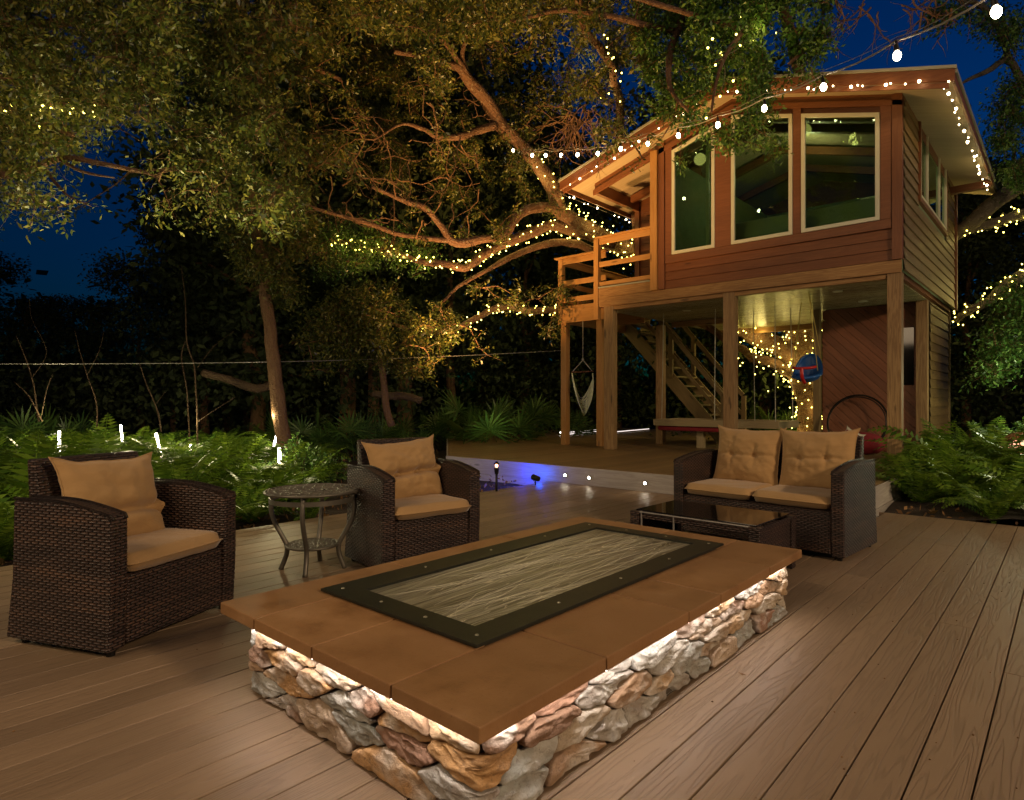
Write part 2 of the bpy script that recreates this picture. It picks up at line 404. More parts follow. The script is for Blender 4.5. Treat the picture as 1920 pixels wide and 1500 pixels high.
# ================================================================ SETTING
g=MB(); g.box(-160,160,-160,160,-.5,-.16); tag(g.build('ground',M['soil']),kind='structure')
XL=-5.28; YF=6.72
def boards(x0,x1,y0,y1,ztop,name,mat,w=.140,gap=.005,clip=None):
    mb=MB(); x=x0
    while x<x1-.02:
        xe=min(x+w,x1); a,b=y0,y1
        if clip: a,b=clip(x,xe,y0,y1)
        if b-a>.05:
            cuts=[a]; L=a+random.uniform(1.5,4.8)
            while L<b-.8: cuts.append(L); L+=4.88
            cuts.append(b)
            for p,q in zip(cuts,cuts[1:]): mb.box(x,xe,p,q-.002,ztop-.024,ztop+random.uniform(-.0006,.0006))
        x+=w+gap
    return mb.build(name,mat,bevel=.0022)
lo=tag(boards(XL+.145,4.2,-3.2,7.0,0,'deck',M['deck'],clip=lambda x,xe,a,b:(a,7.03 if x>-1.42 else YF-.004)),kind='structure')
m=MB(); m.box(XL,XL+.14,-3.2,YF-.004,-.024,.001); m.box(XL+.02,4.2,-3.2,7.0,-.15,-.07); m.box(XL+.005,XL+.03,-3.2,YF-.01,-.2,-.025)
m.box(-1.42,4.2,7.034,7.06,-.16,-.004)
tag(m.build('deck_edge',M['deck'],bevel=.002),kind='structure')
# raised deck: front fascia at YF, right end at X=-1.5, chamfer on the left
def upclip(x,xe,a,b):
    if x<-11.25: return (0,0)
    if x<-7.35: return (YF+(-7.35-x)*(3.6/3.9)+.0,17.2)
    return (YF+.03,17.2)
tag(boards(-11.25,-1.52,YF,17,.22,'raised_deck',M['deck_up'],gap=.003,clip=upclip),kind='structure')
m=MB(); m.prism([(-7.3,YF+.1),(-1.6,YF+.1),(-1.6,17.1),(-11.1,17.1),(-11.1,10.4)],'z',.05,.19)
m.box(-1.5,-1.478,YF+.02,17.2,.0,.222); m.beam((-7.35,YF+.02,.10),(-11.25,10.32,.10),.025,.24); m.beam((-11.25,10.3,.10),(-11.25,17.2,.10),.03,.24)
m.box(-1.5,-1.47,YF+.02,17.2,-.16,-.004)
tag(m.build('raised_deck_frame',M['fascia'],bevel=.002),kind='structure')
m=MB(); m.box(-7.36,-1.478,YF-.002,YF+.02,.0,.222); m.box(-7.36,XL-.01,YF+.002,YF+.022,-.16,-.003)
tag(m.build('raised_deck_fascia',M['fascia'],bevel=.002),kind='structure')
m=MB()
def bedf(u,v):
    x=-1.46+u*9; y=7.07+v*12
    return (x,y,-.035-.05*noise.noise((x*1.7,y*1.7,0))+(.06*min(1,u*9)) )
m.grid(bedf,60,80); tag(m.build('mulch_bed',M['soil'],smooth=True),kind='structure')
m=MB()
def bedl(u,v):
    x=XL-.03-u*9; y=-1+v*12
    return (x,y,-.14+.10*noise.noise((x*1.1,y*1.1,3))+.12*min(1,u*3))
m.grid(bedl,60,80); tag(m.build('planting_bed',M['soil'],smooth=True),kind='structure')

# ================================================================ FIRE PIT
pit=empty('fire_pit',(-1.78,2.3,0),0,'low rectangular fire pit clad in fieldstone with a glowing strip under its sandstone cap','fire pit')
OX,OY=1.78,-2.3      # shift world -> local
px0,px1,py0,py1=-2.325+OX,-1.12+OX,1.14+OY,3.38+OY
cr=.025
def perim():
    "closed path start at back-left going along left face, front face, right face"
    segs=[((px0,py1),(px0,py0)),((px0,py0),(px1,py0)),((px1,py0),(px1,py1)),((px1,py1),(px0,py1))]
    return segs
LEN=[py1-py0,px1-px0,py1-py0,px1-px0]; PER=sum(LEN)
NRM=[(-1,0),(0,-1),(1,0),(0,1)]
def onpath(s,h):
    s=s%PER; k=0
    while s>LEN[k]: s-=LEN[k]; k+=1
    (ax,ay),(bx,by)=perim()[k]; t=s/LEN[k]; x=ax+(bx-ax)*t; y=ay+(by-ay)*t
    n=Vector(NRM[k])
    c=.03
    if s<c: n=(n*(.5+.5*s/c)+Vector(NRM[k-1])*(.5-.5*s/c))
    elif LEN[k]-s<c:
        q=(LEN[k]-s)/c; n=(n*(.5+.5*q)+Vector(NRM[(k+1)%4])*(.5-.5*q))
    return x+n.x*h,y+n.y*h
Z0,Z1=.004,.258
# stone layout: clipped Voronoi cells, wide and low
SX=3.5
seeds=[]
rr=random.Random(8)
sp=.064
tries=0
while tries<9000:
    tries+=1
    s=rr.uniform(0,PER); z=rr.uniform(Z0+.02,Z1-.02); w=rr.uniform(.6,1.45)
    ok=all((((min(abs(s-a),PER-abs(s-a))/SX)**2+(z-b)**2)**.5)>sp*.5*(w+c) for a,b,c in seeds)
    if ok: seeds.append((s,z,w))
def clip_poly(poly,a,b,c):
    out=[]
    for i in range(len(poly)):
        p=poly[i]; q=poly[(i+1)%len(poly)]
        dp=a*p[0]+b*p[1]-c; dq=a*q[0]+b*q[1]-c
        if dp<=0: out.append(p)
        if (dp<0<dq) or (dq<0<dp):
            t=dp/(dp-dq); out.append((p[0]+(q[0]-p[0])*t,p[1]+(q[1]-p[1])*t))
    return out
st=MB()
for i,(s,z,w) in enumerate(seeds):
    poly=[(-.4,Z0),(.4,Z0),(.4,Z1),(-.4,Z1)]
    sh=rr.uniform(-.18,.18)
    for j,(s2,z2,w2) in enumerate(seeds):
        if i==j: continue
        ds=s2-s
        if ds>PER/2: ds-=PER
        if ds<-PER/2: ds+=PER
        if abs(ds)>.75: continue
        # metric (x/SX)^2+z^2, power-weighted
        dx=ds/SX; dz=z2-z
        A=2*dx/SX; B=2*dz; C=dx*dx+dz*dz+2*dz*z+ (w*w-w2*w2)*.0006
        poly=clip_poly(poly,A,B,C)
        if len(poly)<3: break
    if len(poly)<3: continue
    gap=.0035
    cx=sum(p[0] for p in poly)/len(poly); cz=sum(p[1] for p in poly)/len(poly)
    hx=max(p[0] for p in poly)-min(p[0] for p in poly); hz=max(p[1] for p in poly)-min(p[1] for p in poly)
    fx=max(.5,1-2*gap/hx); fz=max(.5,1-2*gap/hz)
    poly=[(cx+(p[0]-cx)*fx,cz+(p[1]-cz)*fz) for p in poly]
    # resample edges then chaikin
    P=[]
    for a in range(len(poly)):
        p=poly[a]; q=poly[(a+1)%len(poly)]; L=math.hypot(q[0]-p[0],q[1]-p[1]); n=max(2,int(L/.011))
        for k in range(n): P.append((p[0]+(q[0]-p[0])*k/n,p[1]+(q[1]-p[1])*k/n))
    for _ in range(2): P=[((p[0]+2*q[0]+r[0])/4,(p[1]+2*q[1]+r[1])/4) for p,q,r in zip(P[-1:]+P[:-1],P,P[1:]+P[:1])]
    n=len(P); seed=rr.uniform(0,99); H=rr.uniform(.016,.040); tx=rr.uniform(-.5,.5); tz=rr.uniform(-.7,.25)
    rings=[(1.0,-.3),(1.0,.5),(.985,.82),(.95,.96),(.87,1.0),(.74,1.01),(.6,1.02),(.45,1.03),(.28,1.03),(.12,1.03)]
    vs=[]
    for (f,hh) in rings:
        for p in P:
            x=cx+(p[0]-cx)*f; zz=cz+(p[1]-cz)*f
            nn=(noise.fractal((x*9+seed,zz*17,seed),.8,2.1,3)*.013-abs(noise.noise((x*15+seed,zz*42+x*12,seed)))*.020+.005+noise.noise((x*60+seed,zz*80,seed))*.003)
            h=H*hh*(1+tx*(x-cx)/max(hx,.01)+tz*(zz-cz)/max(hz,.01))+nn*(1 if hh>.6 else .3)
            h=min(h,.040)
            ed=noise.noise((x*26,zz*26,seed))*.0035; ed2=noise.noise((x*26,zz*26,seed+5))*.0035
            wz=.016*noise.noise(((s+x)*5,zz*4,1.0))
            zf=min(1,(zz-Z0)/.03)*min(1,(Z1-zz)/.03); zf=max(0,zf)
            X,Y=onpath(s+x+ed,h-.006); vs.append((X,Y,min(Z1+.005,max(.001,zz+ed2+wz*zf))))
    X,Y=onpath(s+cx,min(.040,H*1.03)-.006); vs.append((X,Y,cz+.016*noise.noise(((s+cx)*5,cz*4,1.0))))
    fs=[]
    for k in range(len(rings)-1):
        for a in range(n):
            b=(a+1)%n; fs.append((k*n+a,k*n+b,(k+1)*n+b,(k+1)*n+a))
    c=len(vs)-1; k=(len(rings)-1)*n
    for a in range(n): fs.append((k+a,k+(a+1)%n,c))
    st.add(vs,fs)
print('stones',len(seeds),'verts',len(st.v))
st.build('stone_cladding',M['stone'],pit,smooth=True)
m=MB(); m.box(px0+.004,px1-.004,py0+.004,py1-.004,.0,.262); m.build('core_wall',M['mortar'],pit)
# cap slabs: top z .31
CX0,CX1,CY0,CY1=-2.49+OX,-1.068+OX,1.085+OY,3.515+OY
FX0,FX1,FY0,FY1=-2.31+OX,-1.405+OX,1.415+OY,3.305+OY
capm=MB(); zt,zb=.31,.266; gp=.0028
xs=[CX0,-2.215+OX,-1.825+OX,-1.415+OX,CX1]
for a,b in zip(xs,xs[1:]): 
    if b==CX1: capm.box(a+gp,b,CY0,1.641+OY-gp,zb,zt+random.uniform(-.001,.001))
    elif a==CX0: capm.box(a,b-gp,CY0,1.9+OY,zb,zt)
    else: capm.box(a+gp,b-gp,CY0,FY0+.05,zb,zt+random.uniform(-.001,.001))
ys=[1.641,2.199,2.485,3.04,3.515]
for a,b in zip(ys,ys[1:]): capm.box(-1.415+OX+gp,CX1,a+OY+gp,b+OY-gp,zb,zt+random.uniform(-.001,.001))
for a,b in zip([1.9,2.7,3.515],[2.7,3.515]): capm.box(CX0,-2.215+OX-gp,a+OY+gp,b+OY-gp,zb,zt+random.uniform(-.001,.001))
for a,b in ((-2.215,-1.83),(-1.83,-1.415)): capm.box(a+OX+gp,b+OX-gp,FY1-.06,CY1,zb,zt+random.uniform(-.001,.001))
capm.build('cap_slab',M['slab'],pit,bevel=.004)
m=MB(); m.box(CX0+.006,CX1-.006,CY0+.006,CY1-.006,.2672,.3035); m.build('grout_bed',M['mortar'],pit)
m=MB(); i_=(-2.16+OX,-1.53+OX,1.53+OY,3.205+OY)
m.ring([(FX0,FY0),(FX1,FY0),(FX1,FY1),(FX0,FY1)],[(i_[0],i_[2]),(i_[1],i_[2]),(i_[1],i_[3]),(i_[0],i_[3])],'z',.3145,.326)
fr=m.build('lid_frame',M['black_frame'],pit,bevel=.0015)
b=MB()
for X in (FX0+.07,FX1-.06):
    for Y in np.linspace(FY0+.06,FY1-.06,5): b.sphere((X,Y,.3265),.0075,10,6,(1,1,.45))
for X in np.linspace(FX0+.07,FX1-.06,4)[1:-1]:
    for Y in (FY0+.06,FY1-.05): b.sphere((X,Y,.3265),.0075,10,6,(1,1,.45))
b.build('screw',M['plate'],fr,smooth=True)
m=MB(); m.box(i_[0]-.03,i_[1]+.03,i_[2]-.03,i_[3]+.03,.3125,.3155); lp=m.build('lid_plate',M['plate'],pit)
m=MB(); rs=random.Random(12); Wd=i_[1]-i_[0]; Ld=i_[3]-i_[2]
for k in range(78):
    u=rs.uniform(.03,.97); v=rs.uniform(-.1,.8); L=rs.uniform(.18,.75); sl=rs.uniform(-.28,.28); cv=rs.uniform(-.5,.5); pts=[]
    for j in range(15):
        q=j/14; a=u+sl*q+cv*q*(1-q)+.02*math.sin(q*9+k); b=v+L*q
        if .01<a<.99 and .01<b<.99: pts.append((i_[0]+a*Wd,i_[2]+b*Ld,.3156))
    if len(pts)>3: m.tube(pts,[.0009*math.sin(PI*(j+.5)/len(pts))+.0003 for j in range(len(pts))],4,cap=False)
tag(m.build('swirl_mark',M['swirl'],lp),kind='stuff')
m=MB(); e=.012
m.box(CX0+.16,CX1-.022,CY0+.006,CY0+.012,.2640,.2657); m.box(CX1-.012,CX1-.006,CY0+.03,CY1-.16,.2640,.2657)
m.build('light_strip',M['led'],pit)

# ================================================================ RATTAN FURNITURE
def pillow(mb,w,h,t,seed=0,tufts=(),crease=None,n=44,ruck=.012,sag=0,corner=.10):
    "soft cushion standing in XZ, thickness along Y"
    def f(u,v,s):
        a=u*2-1; b=v*2-1
        pin=1-corner*(a*a*b*b)*-1
        edge=(1-abs(a)**2.6)**.5*(1-abs(b)**2.6)**.5 if abs(a)<1 and abs(b)<1 else 0
        x=a*w/2*(1-.055*(1-a*a)*0-.05*(1-abs(a))*0)*(1-.06*(1-b*b)*0)
        x=a*w/2*(.94+.06*b*b); z=b*h/2*(.93+.07*a*a)
        x+=a*abs(b)**6*.02; z+=b*abs(a)**6*.02
        y=t/2*edge
        for (tu,tv) in tufts:
            d2=((a-tu)*w/2)**2+((b-tv)*h/2)**2
            dx=(a-tu)*w/2; dz=(b-tv)*h/2+.004*math.sin(a*7+seed)
            y-=t*.13*math.exp(-d2/.0005)+t*.05*math.exp(-d2/.005)+t*.06*math.exp(-dx*dx/.00016)*math.exp(-dz*dz/.012)+t*.05*math.exp(-(abs(dx)-abs(dz))**2/.00012)*math.exp(-d2/.006)
        if tufts:
            tv=tufts[0][1]; y-=t*.11*math.exp(-(((b-tv)*h/2+.006*math.sin(a*6+seed))**2)/.00018)*(1-a**4)
        if crease is not None:
            y-=t*.34*math.exp(-(((b-crease-.05*a)*h/2)**2)/.0007)
        y+=ruck*noise.fractal((a*2.2+seed,b*2.6,seed),1,2.2,3)*edge
        y+=.006*noise.noise((a*9+seed*3,b*9,seed))*(1-edge*.6)
        z+=.008*noise.noise((a*3+seed,seed,1))*abs(b)
        z-=sag*(1-a*a)*max(0,b)
        return (x,s*y,z)
    mb.grid(lambda u,v:f(u,v,-1),n,n); mb.grid(lambda u,v:f(1-u,v,1),n,n)
    # piping seam
    loop=[]
    for k in range(4*n):
        q=k/n; s=int(q); r=q-s
        u,v=[(r,0),(1,r),(1-r,1),(0,1-r)][s]; p=f(u,v,1); loop.append((p[0],0,p[2]))
    mb.tube(loop,.0045,6,closed=True)
def seatpad(mb,x0,x1,y0,y1,z0,z1,seed=0,n=24):
    w=x1-x0; d=y1-y0; cx=(x0+x1)/2; cy=(y0+y1)/2; t=(z1-z0)
    def f(u,v,s):
        a=u*2-1;b=v*2-1
        ra=1-.035*abs(b)**8; rb=1-.05*abs(a)**8
        edge=(1-abs(a)**16)**.32*(1-abs(b)**16)**.32
        z=(z0+z1)/2+s*t/2*edge*(1+.12*(1-a*a)*(1-b*b)*(s>0))+.005*noise.fractal((a*2+seed,b*2,seed),1,2,3)*edge
        return (cx+a*w/2*ra,cy+b*d/2*rb,z)
    mb.grid(lambda u,v:f(u,v,1),n,n); mb.grid(lambda u,v:f(1-u,v,-1),n,n)
    loop=[]
    for k in range(4*n):
        q=k/n; s=int(q); r=q-s
        u,v=[(r,0),(1,r),(1-r,1),(0,1-r)][s]; p=f(u,v,1); loop.append((p[0],p[1],(z0+z1)/2))
    mb.tube(loop,.004,6,closed=True)
def rattan_seat(name,loc,rz,W,D,label,cat):
    t=empty(name,loc,rz,label,cat)
    h=D/2; aw=.088
    side=[]
    side.append((-h+.015,.025)); side.append((-h,.30)); side.append((-h+.0,.585))
    for k in range(9):
        q=k/8; side.append((-h+.01+q*(D-.04),.605+.05*math.sin(min(1,q*1.3)*PI*.60)))
    side.append((h-.02,.3)); side.append((h+.02,.025))
    for s in (-1,1):
        m=MB(); x=s*(W/2-aw/2); m.prism(side,'x',x-aw/2,x+aw/2)
        o=m.build('armrest',M['rattan'],t,bevel=.012)
        b=MB(); ln=[(x+s*(aw/2-.008)*e,p[0],p[1]+.004) for e in (1,) for p in side[2:-2]]; b.tube(ln,.007,6); ln=[(x-s*(aw/2-.008),p[0],p[1]+.004) for p in side[2:-2]]; b.tube(ln,.007,6)
        b.build('edge_braid',M['rattan'],o,smooth=True)
        for yy in (-h+.05,h-.05):
            f=MB(); f.tube([(x,yy,.0),(x,yy,.026)],.018,10); f.build('foot',M['black_metal'],o)
    m=MB(); m.box(-W/2+aw+.001,W/2-aw-.001,-h+.012,-h+.05,.04,.335); m.build('front_panel',M['rattan'],t,bevel=.008)
    m=MB(); m.box(-W/2+aw+.001,W/2-aw-.001,-h+.051,h-.06,.29,.335); m.build('seat_base',M['rattan'],t,bevel=.005)
    m=MB(); prof=[(h-.09,.05),(h-.14,.34),(h-.035,.82),(h+.02,.825),(h-.015,.34),(h-.01,.05)]
    m.prism(prof,'x',-W/2+aw+.002,W/2-aw-.002); m.build('backrest',M['rattan'],t,bevel=.012)
    return t
def cushion_on(root,name,mb,label,cat,loc=(0,0,0),rot=(0,0,0)):
    "cushions rest on the seat: top-level objects placed in world space"
    o=mb.build(name,M['fabric'],smooth=True)
    Mx=Matrix.Translation(root.location)@Matrix.Rotation(root.rotation_euler.z,4,'Z')@Matrix.Translation(loc)@Matrix.Rotation(rot[2],4,'Z')@Matrix.Rotation(rot[0],4,'X')@Matrix.Rotation(rot[1],4,'Y')
    o.matrix_world=Mx; tag(o,label,cat); return o
A=rattan_seat('rattan_armchair',(-3.455,1.076,0),R_(113.5),.735,.61,'dark rattan armchair nearest the fire pit, with fern bed behind it','armchair')
m=MB(); seatpad(m,-.277,.277,-.315,.24,.338,.425,1); cushion_on(A,'seat_cushion',m,'tan seat cushion lying on the large armchair at the far left','cushion')
m=MB(); pillow(m,.50,.44,.17,4,crease=-.28,ruck=.02,n=30,corner=.2); cushion_on(A,'back_cushion',m,'slumped tan back cushion folded across the middle on the far left armchair','cushion',(-.015,.10,.60),(R_(-18),R_(2),R_(-1)))
B=rattan_seat('rattan_armchair.001',(-3.39,2.79,0),R_(80.4),.74,.56,'dark rattan armchair beside the round metal table, back towards the raised deck','armchair')
m=MB(); seatpad(m,-.29,.29,-.31,.24,.338,.425,2); cushion_on(B,'seat_cushion',m,'tan seat cushion on the middle armchair by the round table','cushion')
m=MB(); pillow(m,.56,.43,.16,9,tufts=((-.3,-.05),(.32,-.05)),crease=-.12,ruck=.018); cushion_on(B,'back_cushion',m,'tan tufted back cushion leaning in the middle armchair by the round table','cushion',(.0,.10,.605),(R_(-16),R_(-3),R_(4)))
S=rattan_seat('rattan_loveseat',(-1.775,5.06,0),R_(-4.4),1.31,.70,'dark rattan two-seat sofa behind the black glass coffee table','sofa')
for k,(x0,x1,w) in enumerate(((-.562,-.003,'left'),(.003,.562,'right'))):
    m=MB(); seatpad(m,x0,x1,-.355,.26,.338,.43,5+k); cushion_on(S,'seat_cushion',m,'%s tan seat cushion of the two-seat rattan sofa'%w,'cushion')
    m=MB(); pillow(m,.55,.47,.17,20+k*7,tufts=((-.42,.03),(.32,.03)),ruck=.016)
    cushion_on(S,'back_cushion',m,'%s tan tufted back pillow leaning in the two-seat rattan sofa'%w,'cushion',(-.262 if k==0 else .295,.155,.63+.005*k),(R_(-13),R_(1 if k==0 else -1.5),R_(1 if k==0 else 2)))
# coffee table
T=empty('coffee_table',(-1.81,4.05,0),R_(-1.5),'low rattan coffee table with black glass top in front of the two-seat sofa','coffee table')
w,d=.445,.30
for sx in (-1,1):
    for sy in (-1,1):
        m=MB(); x=sx*(w-.035); y=sy*(d-.035); m.box(x-.035,x+.035,y-.035,y+.035,.0,.345,axis=0); m.build('leg',M['rattan'],T,bevel=.006)
m=MB()
for sy in (-1,1): m.box(-w+.072,w-.072,sy*(d-.02)-.012,sy*(d-.02)+.012,.30,.335); 
for sx in (-1,1): m.box(sx*(w-.02)-.012,sx*(w-.02)+.012,-d+.072,d-.072,.30,.335)
m.build('top_rail',M['rattan'],T,bevel=.004)
m=MB(); m.box(-w+.012,-w+.03,-d+.072,d-.072,.06,.299); m.build('end_panel',M['rattan'],T,bevel=.004)
m=MB(); m.box(w-.03,w-.012,-d+.072,d-.072,.06,.299); m.build('end_panel',M['rattan'],T,bevel=.004)
m=MB(); m.box(-w+.032,w-.032,-d+.05,d-.05,.07,.09); m.build('lower_shelf',M['rattan'],T,bevel=.004)
m=MB(); m.box(-w+.03,w-.03,-d+.03,d-.03,.347,.354); m.build('glass_top',M['black_glass'],T,bevel=.002)
m=MB()
for sy in (-1,1): m.tube([(-w+.07,sy*(d-.01),.342),(w-.07,sy*(d-.01),.342)],.006,8)
m.box(-w+.07,-w+.08,-d+.01,d-.01,.337,.347); m.box(w-.08,w-.07,-d+.01,d-.01,.337,.347)
m.tube([(-.12,-d+.01,.02),(-.12,-d+.01,.34)],.006,8); m.tube([(-w+.085,-d+.01,.02),(-w+.085,-d+.01,.34)],.006,8)
m.build('steel_frame',M['grey_wire'],T)
# round side table
T=empty('side_table',(-3.70,2.21,0),.3,'round cast metal side table with pierced top between the two armchairs','side table')
def lace(mb,R0,z,th):
    mb.tube([(R0*math.cos(a),R0*math.sin(a),z) for a in np.linspace(0,2*PI,48,endpoint=False)],th,8,closed=True)
    mb.tube([(R0*.30*math.cos(a),R0*.30*math.sin(a),z) for a in np.linspace(0,2*PI,24,endpoint=False)],th*.5,6,closed=True)
    for rr_,n,r in ((.86,26,.088),(.66,18,.115),(.44,12,.12),(.15,5,.10)):
        for k in range(n):
            a=2*PI*k/n+rr_; cx=R0*rr_*math.cos(a); cy=R0*rr_*math.sin(a)
            mb.tube([(cx+R0*r*math.cos(b)*1.05,cy+R0*r*math.sin(b)*.8,z+.001*math.sin(b*2)) for b in np.linspace(0,2*PI,10,endpoint=False)],th*.62,5,closed=True)
m=MB(); lace(m,.295,.512,.0085); m.build('table_top',M['iron'],T,smooth=True)
m=MB(); pr=[(.262,.445),(.27,.445),(.27,.475),(.262,.475)]
n=48; vs=[(r*math.cos(2*PI*k/n),r*math.sin(2*PI*k/n),z) for k in range(n) for (r,z) in pr]
m.add(vs,[(k*4+j,((k+1)%n)*4+j,((k+1)%n)*4+(j+1)%4,k*4+(j+1)%4) for k in range(n) for j in range(4)]); m.build('apron_ring',M['iron'],T)
for k in range(4):
    a=k*PI/2+.5; prof=[(.245,.505),(.262,.44),(.262,.37),(.235,.29),(.185,.20),(.165,.15),(.170,.09),(.205,.0)]
    m=MB(); m.tube(catmull([(r*math.cos(a),r*math.sin(a),z) for r,z in prof],4),.0155,8); m.build('leg',M['iron'],T,smooth=True)
m=MB(); lace(m,.165,.16,.008); m.build('lower_shelf',M['iron'],T,smooth=True)
for (px,py,t,sz,rz) in ((1393,1267,2.5,.022,.4),):
    m=MB(); p=at(px,py,1.1*FOC/(py-750)); p.z=.004
    m.add([(0,-sz*.4,0),(sz*.6,0,.004),(0,sz*.4,.001),(-sz,0,.006)],[(0,1,2,3)]); o=m.build('fallen_leaf',M['dry']); o.location=p; tag(o,'small dry leaf lying on the deck boards right of the fire pit','leaf')
# specks of debris
m=MB(); 
for k in range(420):
    x=random.uniform(-3.6,1.6); y=random.uniform(.2,5.5); s=random.uniform(.0015,.004)
    if -2.6<x<-1: continue
    m.sphere((x,y,.0015),s,5,3,(1,1.4,.6))
tag(m.build('deck_litter',M['dry']),kind='stuff',label='tiny dark specks of litter on the deck')
# ================================================================ TREEHOUSE
H=empty('tree_house',(-3.9,9.5,.22),0,'two-storey cedar tree house on timber posts with balcony and lit roof edges','tree house')
HO=Vector((-3.9,9.5,.22))
class HM(MB):
    "mesh builder in world coordinates, parented to the house"
    def put(s,name,mat,parent=None,smooth=False,bevel=0):
        s.v=[(v[0]-HO.x,v[1]-HO.y,v[2]-HO.z) for v in s.v]
        return s.build(name,mat,parent or H,smooth,bevel)
DZ=.222
def post(x0,x1,y0,y1,z1,mat='post',z0=DZ):
    m=HM(); m.box(x0,x1,y0,y1,z0,z1,axis=2); return m.put('post',M[mat],bevel=.006)
post(-1.825,-1.66,9.5,9.65,2.775); post(-4.055,-3.875,9.5,9.65,2.775); post(-6.25,-6.06,9.5,9.65,2.775)
post(-1.90,-1.74,12.02,12.17,2.72); post(-6.26,-6.11,11.4,11.54,2.60); post(-5.03,-4.88,11.9,12.04,2.60)
post(-3.47,-3.36,12.03,12.15,2.72,'stair')
# balcony landing posts
post(-7.53,-7.40,9.92,10.05,2.62,'rail'); post(-6.78,-6.66,10.05,10.17,2.62,'rail')
m=HM(); m.box(-6.34,-1.655,9.475,9.515,2.765,2.93); m.put('front_beam',M['beam'],bevel=.003)
for q in ((-6.2,-1.84,9.515,9.60,2.70,2.764),(-6.2,-4.86,11.96,12.03,2.601,2.71),(-6.2,-3.34,14.16,14.24,2.60,2.715)):
    m=HM(); m.box(*q); m.put('lower_beam',M['beam'],bevel=.003)
m=HM(); m.box(-6.34,-5.125,9.47,9.51,2.932,3.095); m.box(-6.36,-6.33,9.52,11.2,2.76,3.095); m.put('balcony_rim',M['beam'],bevel=.003)
m=HM(); m.box(-6.34,-5.12,9.455,9.50,3.097,3.118); m.put('balcony_edge_trim',M['drip'])
# ceiling boards under the upper floor (run left-right)
m=HM(); y=9.62
while y<14.2:
    m.box(-6.3,-1.75,y,min(y+.098,14.25),2.716,2.735,axis=0); y+=.116
m.put('ceiling',M['ceiling'],bevel=.003)
m=HM(); m.box(-6.3,-1.7,9.53,14.25,2.74,2.92); m.box(-6.36,-5.1,9.52,11.05,3.06,3.09); m.put('upper_floor',M['siding'])
# recessed downlights in the porch ceiling
for x,y in ((-5.2,10.6),(-2.6,10.2),(-2.55,11.5)):
    m=HM(); m.tube([(x,y,2.706),(x,y,2.716)],.07,20); m.put('ceiling_light',M['cream'],smooth=False)
# ---- front wall siding (two boards below the windows + sill)
SL=.285; XR=-3.9; ZR=5.72    # roof underside ridge / slope
def roofz(x): return ZR-SL*abs(x-XR)
def wz_(x): return roofz(x)-.162
m=HM()
for z0,z1 in ((2.935,3.07),(3.075,3.21),(3.215,3.35)):
    m.add([(-5.1,9.478,z0),(-1.76,9.478,z0),(-1.76,9.492,z1),(-5.1,9.492,z1),(-5.1,9.51,z0),(-1.76,9.51,z0),(-1.76,9.51,z1),(-5.1,9.51,z1)],
          [(0,1,2,3),(0,4,5,1),(3,2,6,7)],[[(z0*9,z0),(z0*9+3.3,z0),(z0*9+3.3,z1),(z0*9,z1)],[(0,0),(3.3,0),(3.3,.03),(0,.03)][::-1],[(0,0),(3.3,0),(3.3,.03),(0,.03)]])
m.box(-5.1,-1.7,9.515,9.55,2.93,3.36); m.put('front_siding',M['siding'])
# trim around the windows
m=HM(); m.box(-5.02,-1.765,9.452,9.50,3.352,3.475); 
for x0,x1 in ((-5.02,-4.9),(-4.165,-3.91),(-3.0,-2.89),(-1.895,-1.765)):
    m.prism([(x0,3.478),(x1,3.478),(x1,roofz(x1)-.16),(x0,roofz(x0)-.16)],'y',9.455,9.50)
m.put('window_surround',M['trim'],bevel=.003)
m=HM(); m.prism([(-4.9,wz_(-4.9)-.10),(XR,wz_(XR)-.10),(-1.765,wz_(-1.765)-.10),(-1.765,wz_(-1.765)+.02),(XR,wz_(XR)+.02),(-4.9,wz_(-4.9)+.02)],'y',9.4985,9.53); m.put('head_trim',M['trim'])
m=HM(); m.box(-5.14,-5.03,9.44,9.53,2.935,roofz(-5.08)-.02,axis=2); m.put('corner_board',M['trim'],bevel=.003)
m=HM(); m.box(-1.758,-1.64,9.44,9.53,2.932,roofz(-1.7)+.0,axis=2); m.put('corner_board',M['trim'],bevel=.003)
m=HM(); m.box(-5.27,-5.145,9.40,9.50,2.93,5.25,axis=2); m.put('porch_post',M['rail'],bevel=.003)
# gable board over the windows, continuing over the porch
m=HM(); gp=[(-6.42,roofz(-6.42)-.20),(-5.14,roofz(-5.14)-.20),(-4.9,roofz(-4.9)-.157),(XR,roofz(XR)-.157),(-1.64,roofz(-1.64)-.157),(-1.64,roofz(-1.64)),(XR,roofz(XR)),(-6.42,roofz(-6.42))]
m.prism(gp,'y',9.47,9.495); m.put('gable_board',M['siding'])
m=HM(); m.prism([(-6.44,roofz(-6.44)-.215),(XR,roofz(XR)-.215+.04),(-1.64,roofz(-1.64)-.16),(-1.64,roofz(-1.64)-.09),(XR,roofz(XR)-.09),(-6.44,roofz(-6.44)-.12)],'y',9.44,9.469); m.put('gable_trim',M['trim'],bevel=.002)
# porch beam returning to the back
m=HM(); m.box(-6.44,-6.36,9.50,11.0,roofz(-6.4)-.20,roofz(-6.4)-.0); m.put('porch_beam',M['trim'])
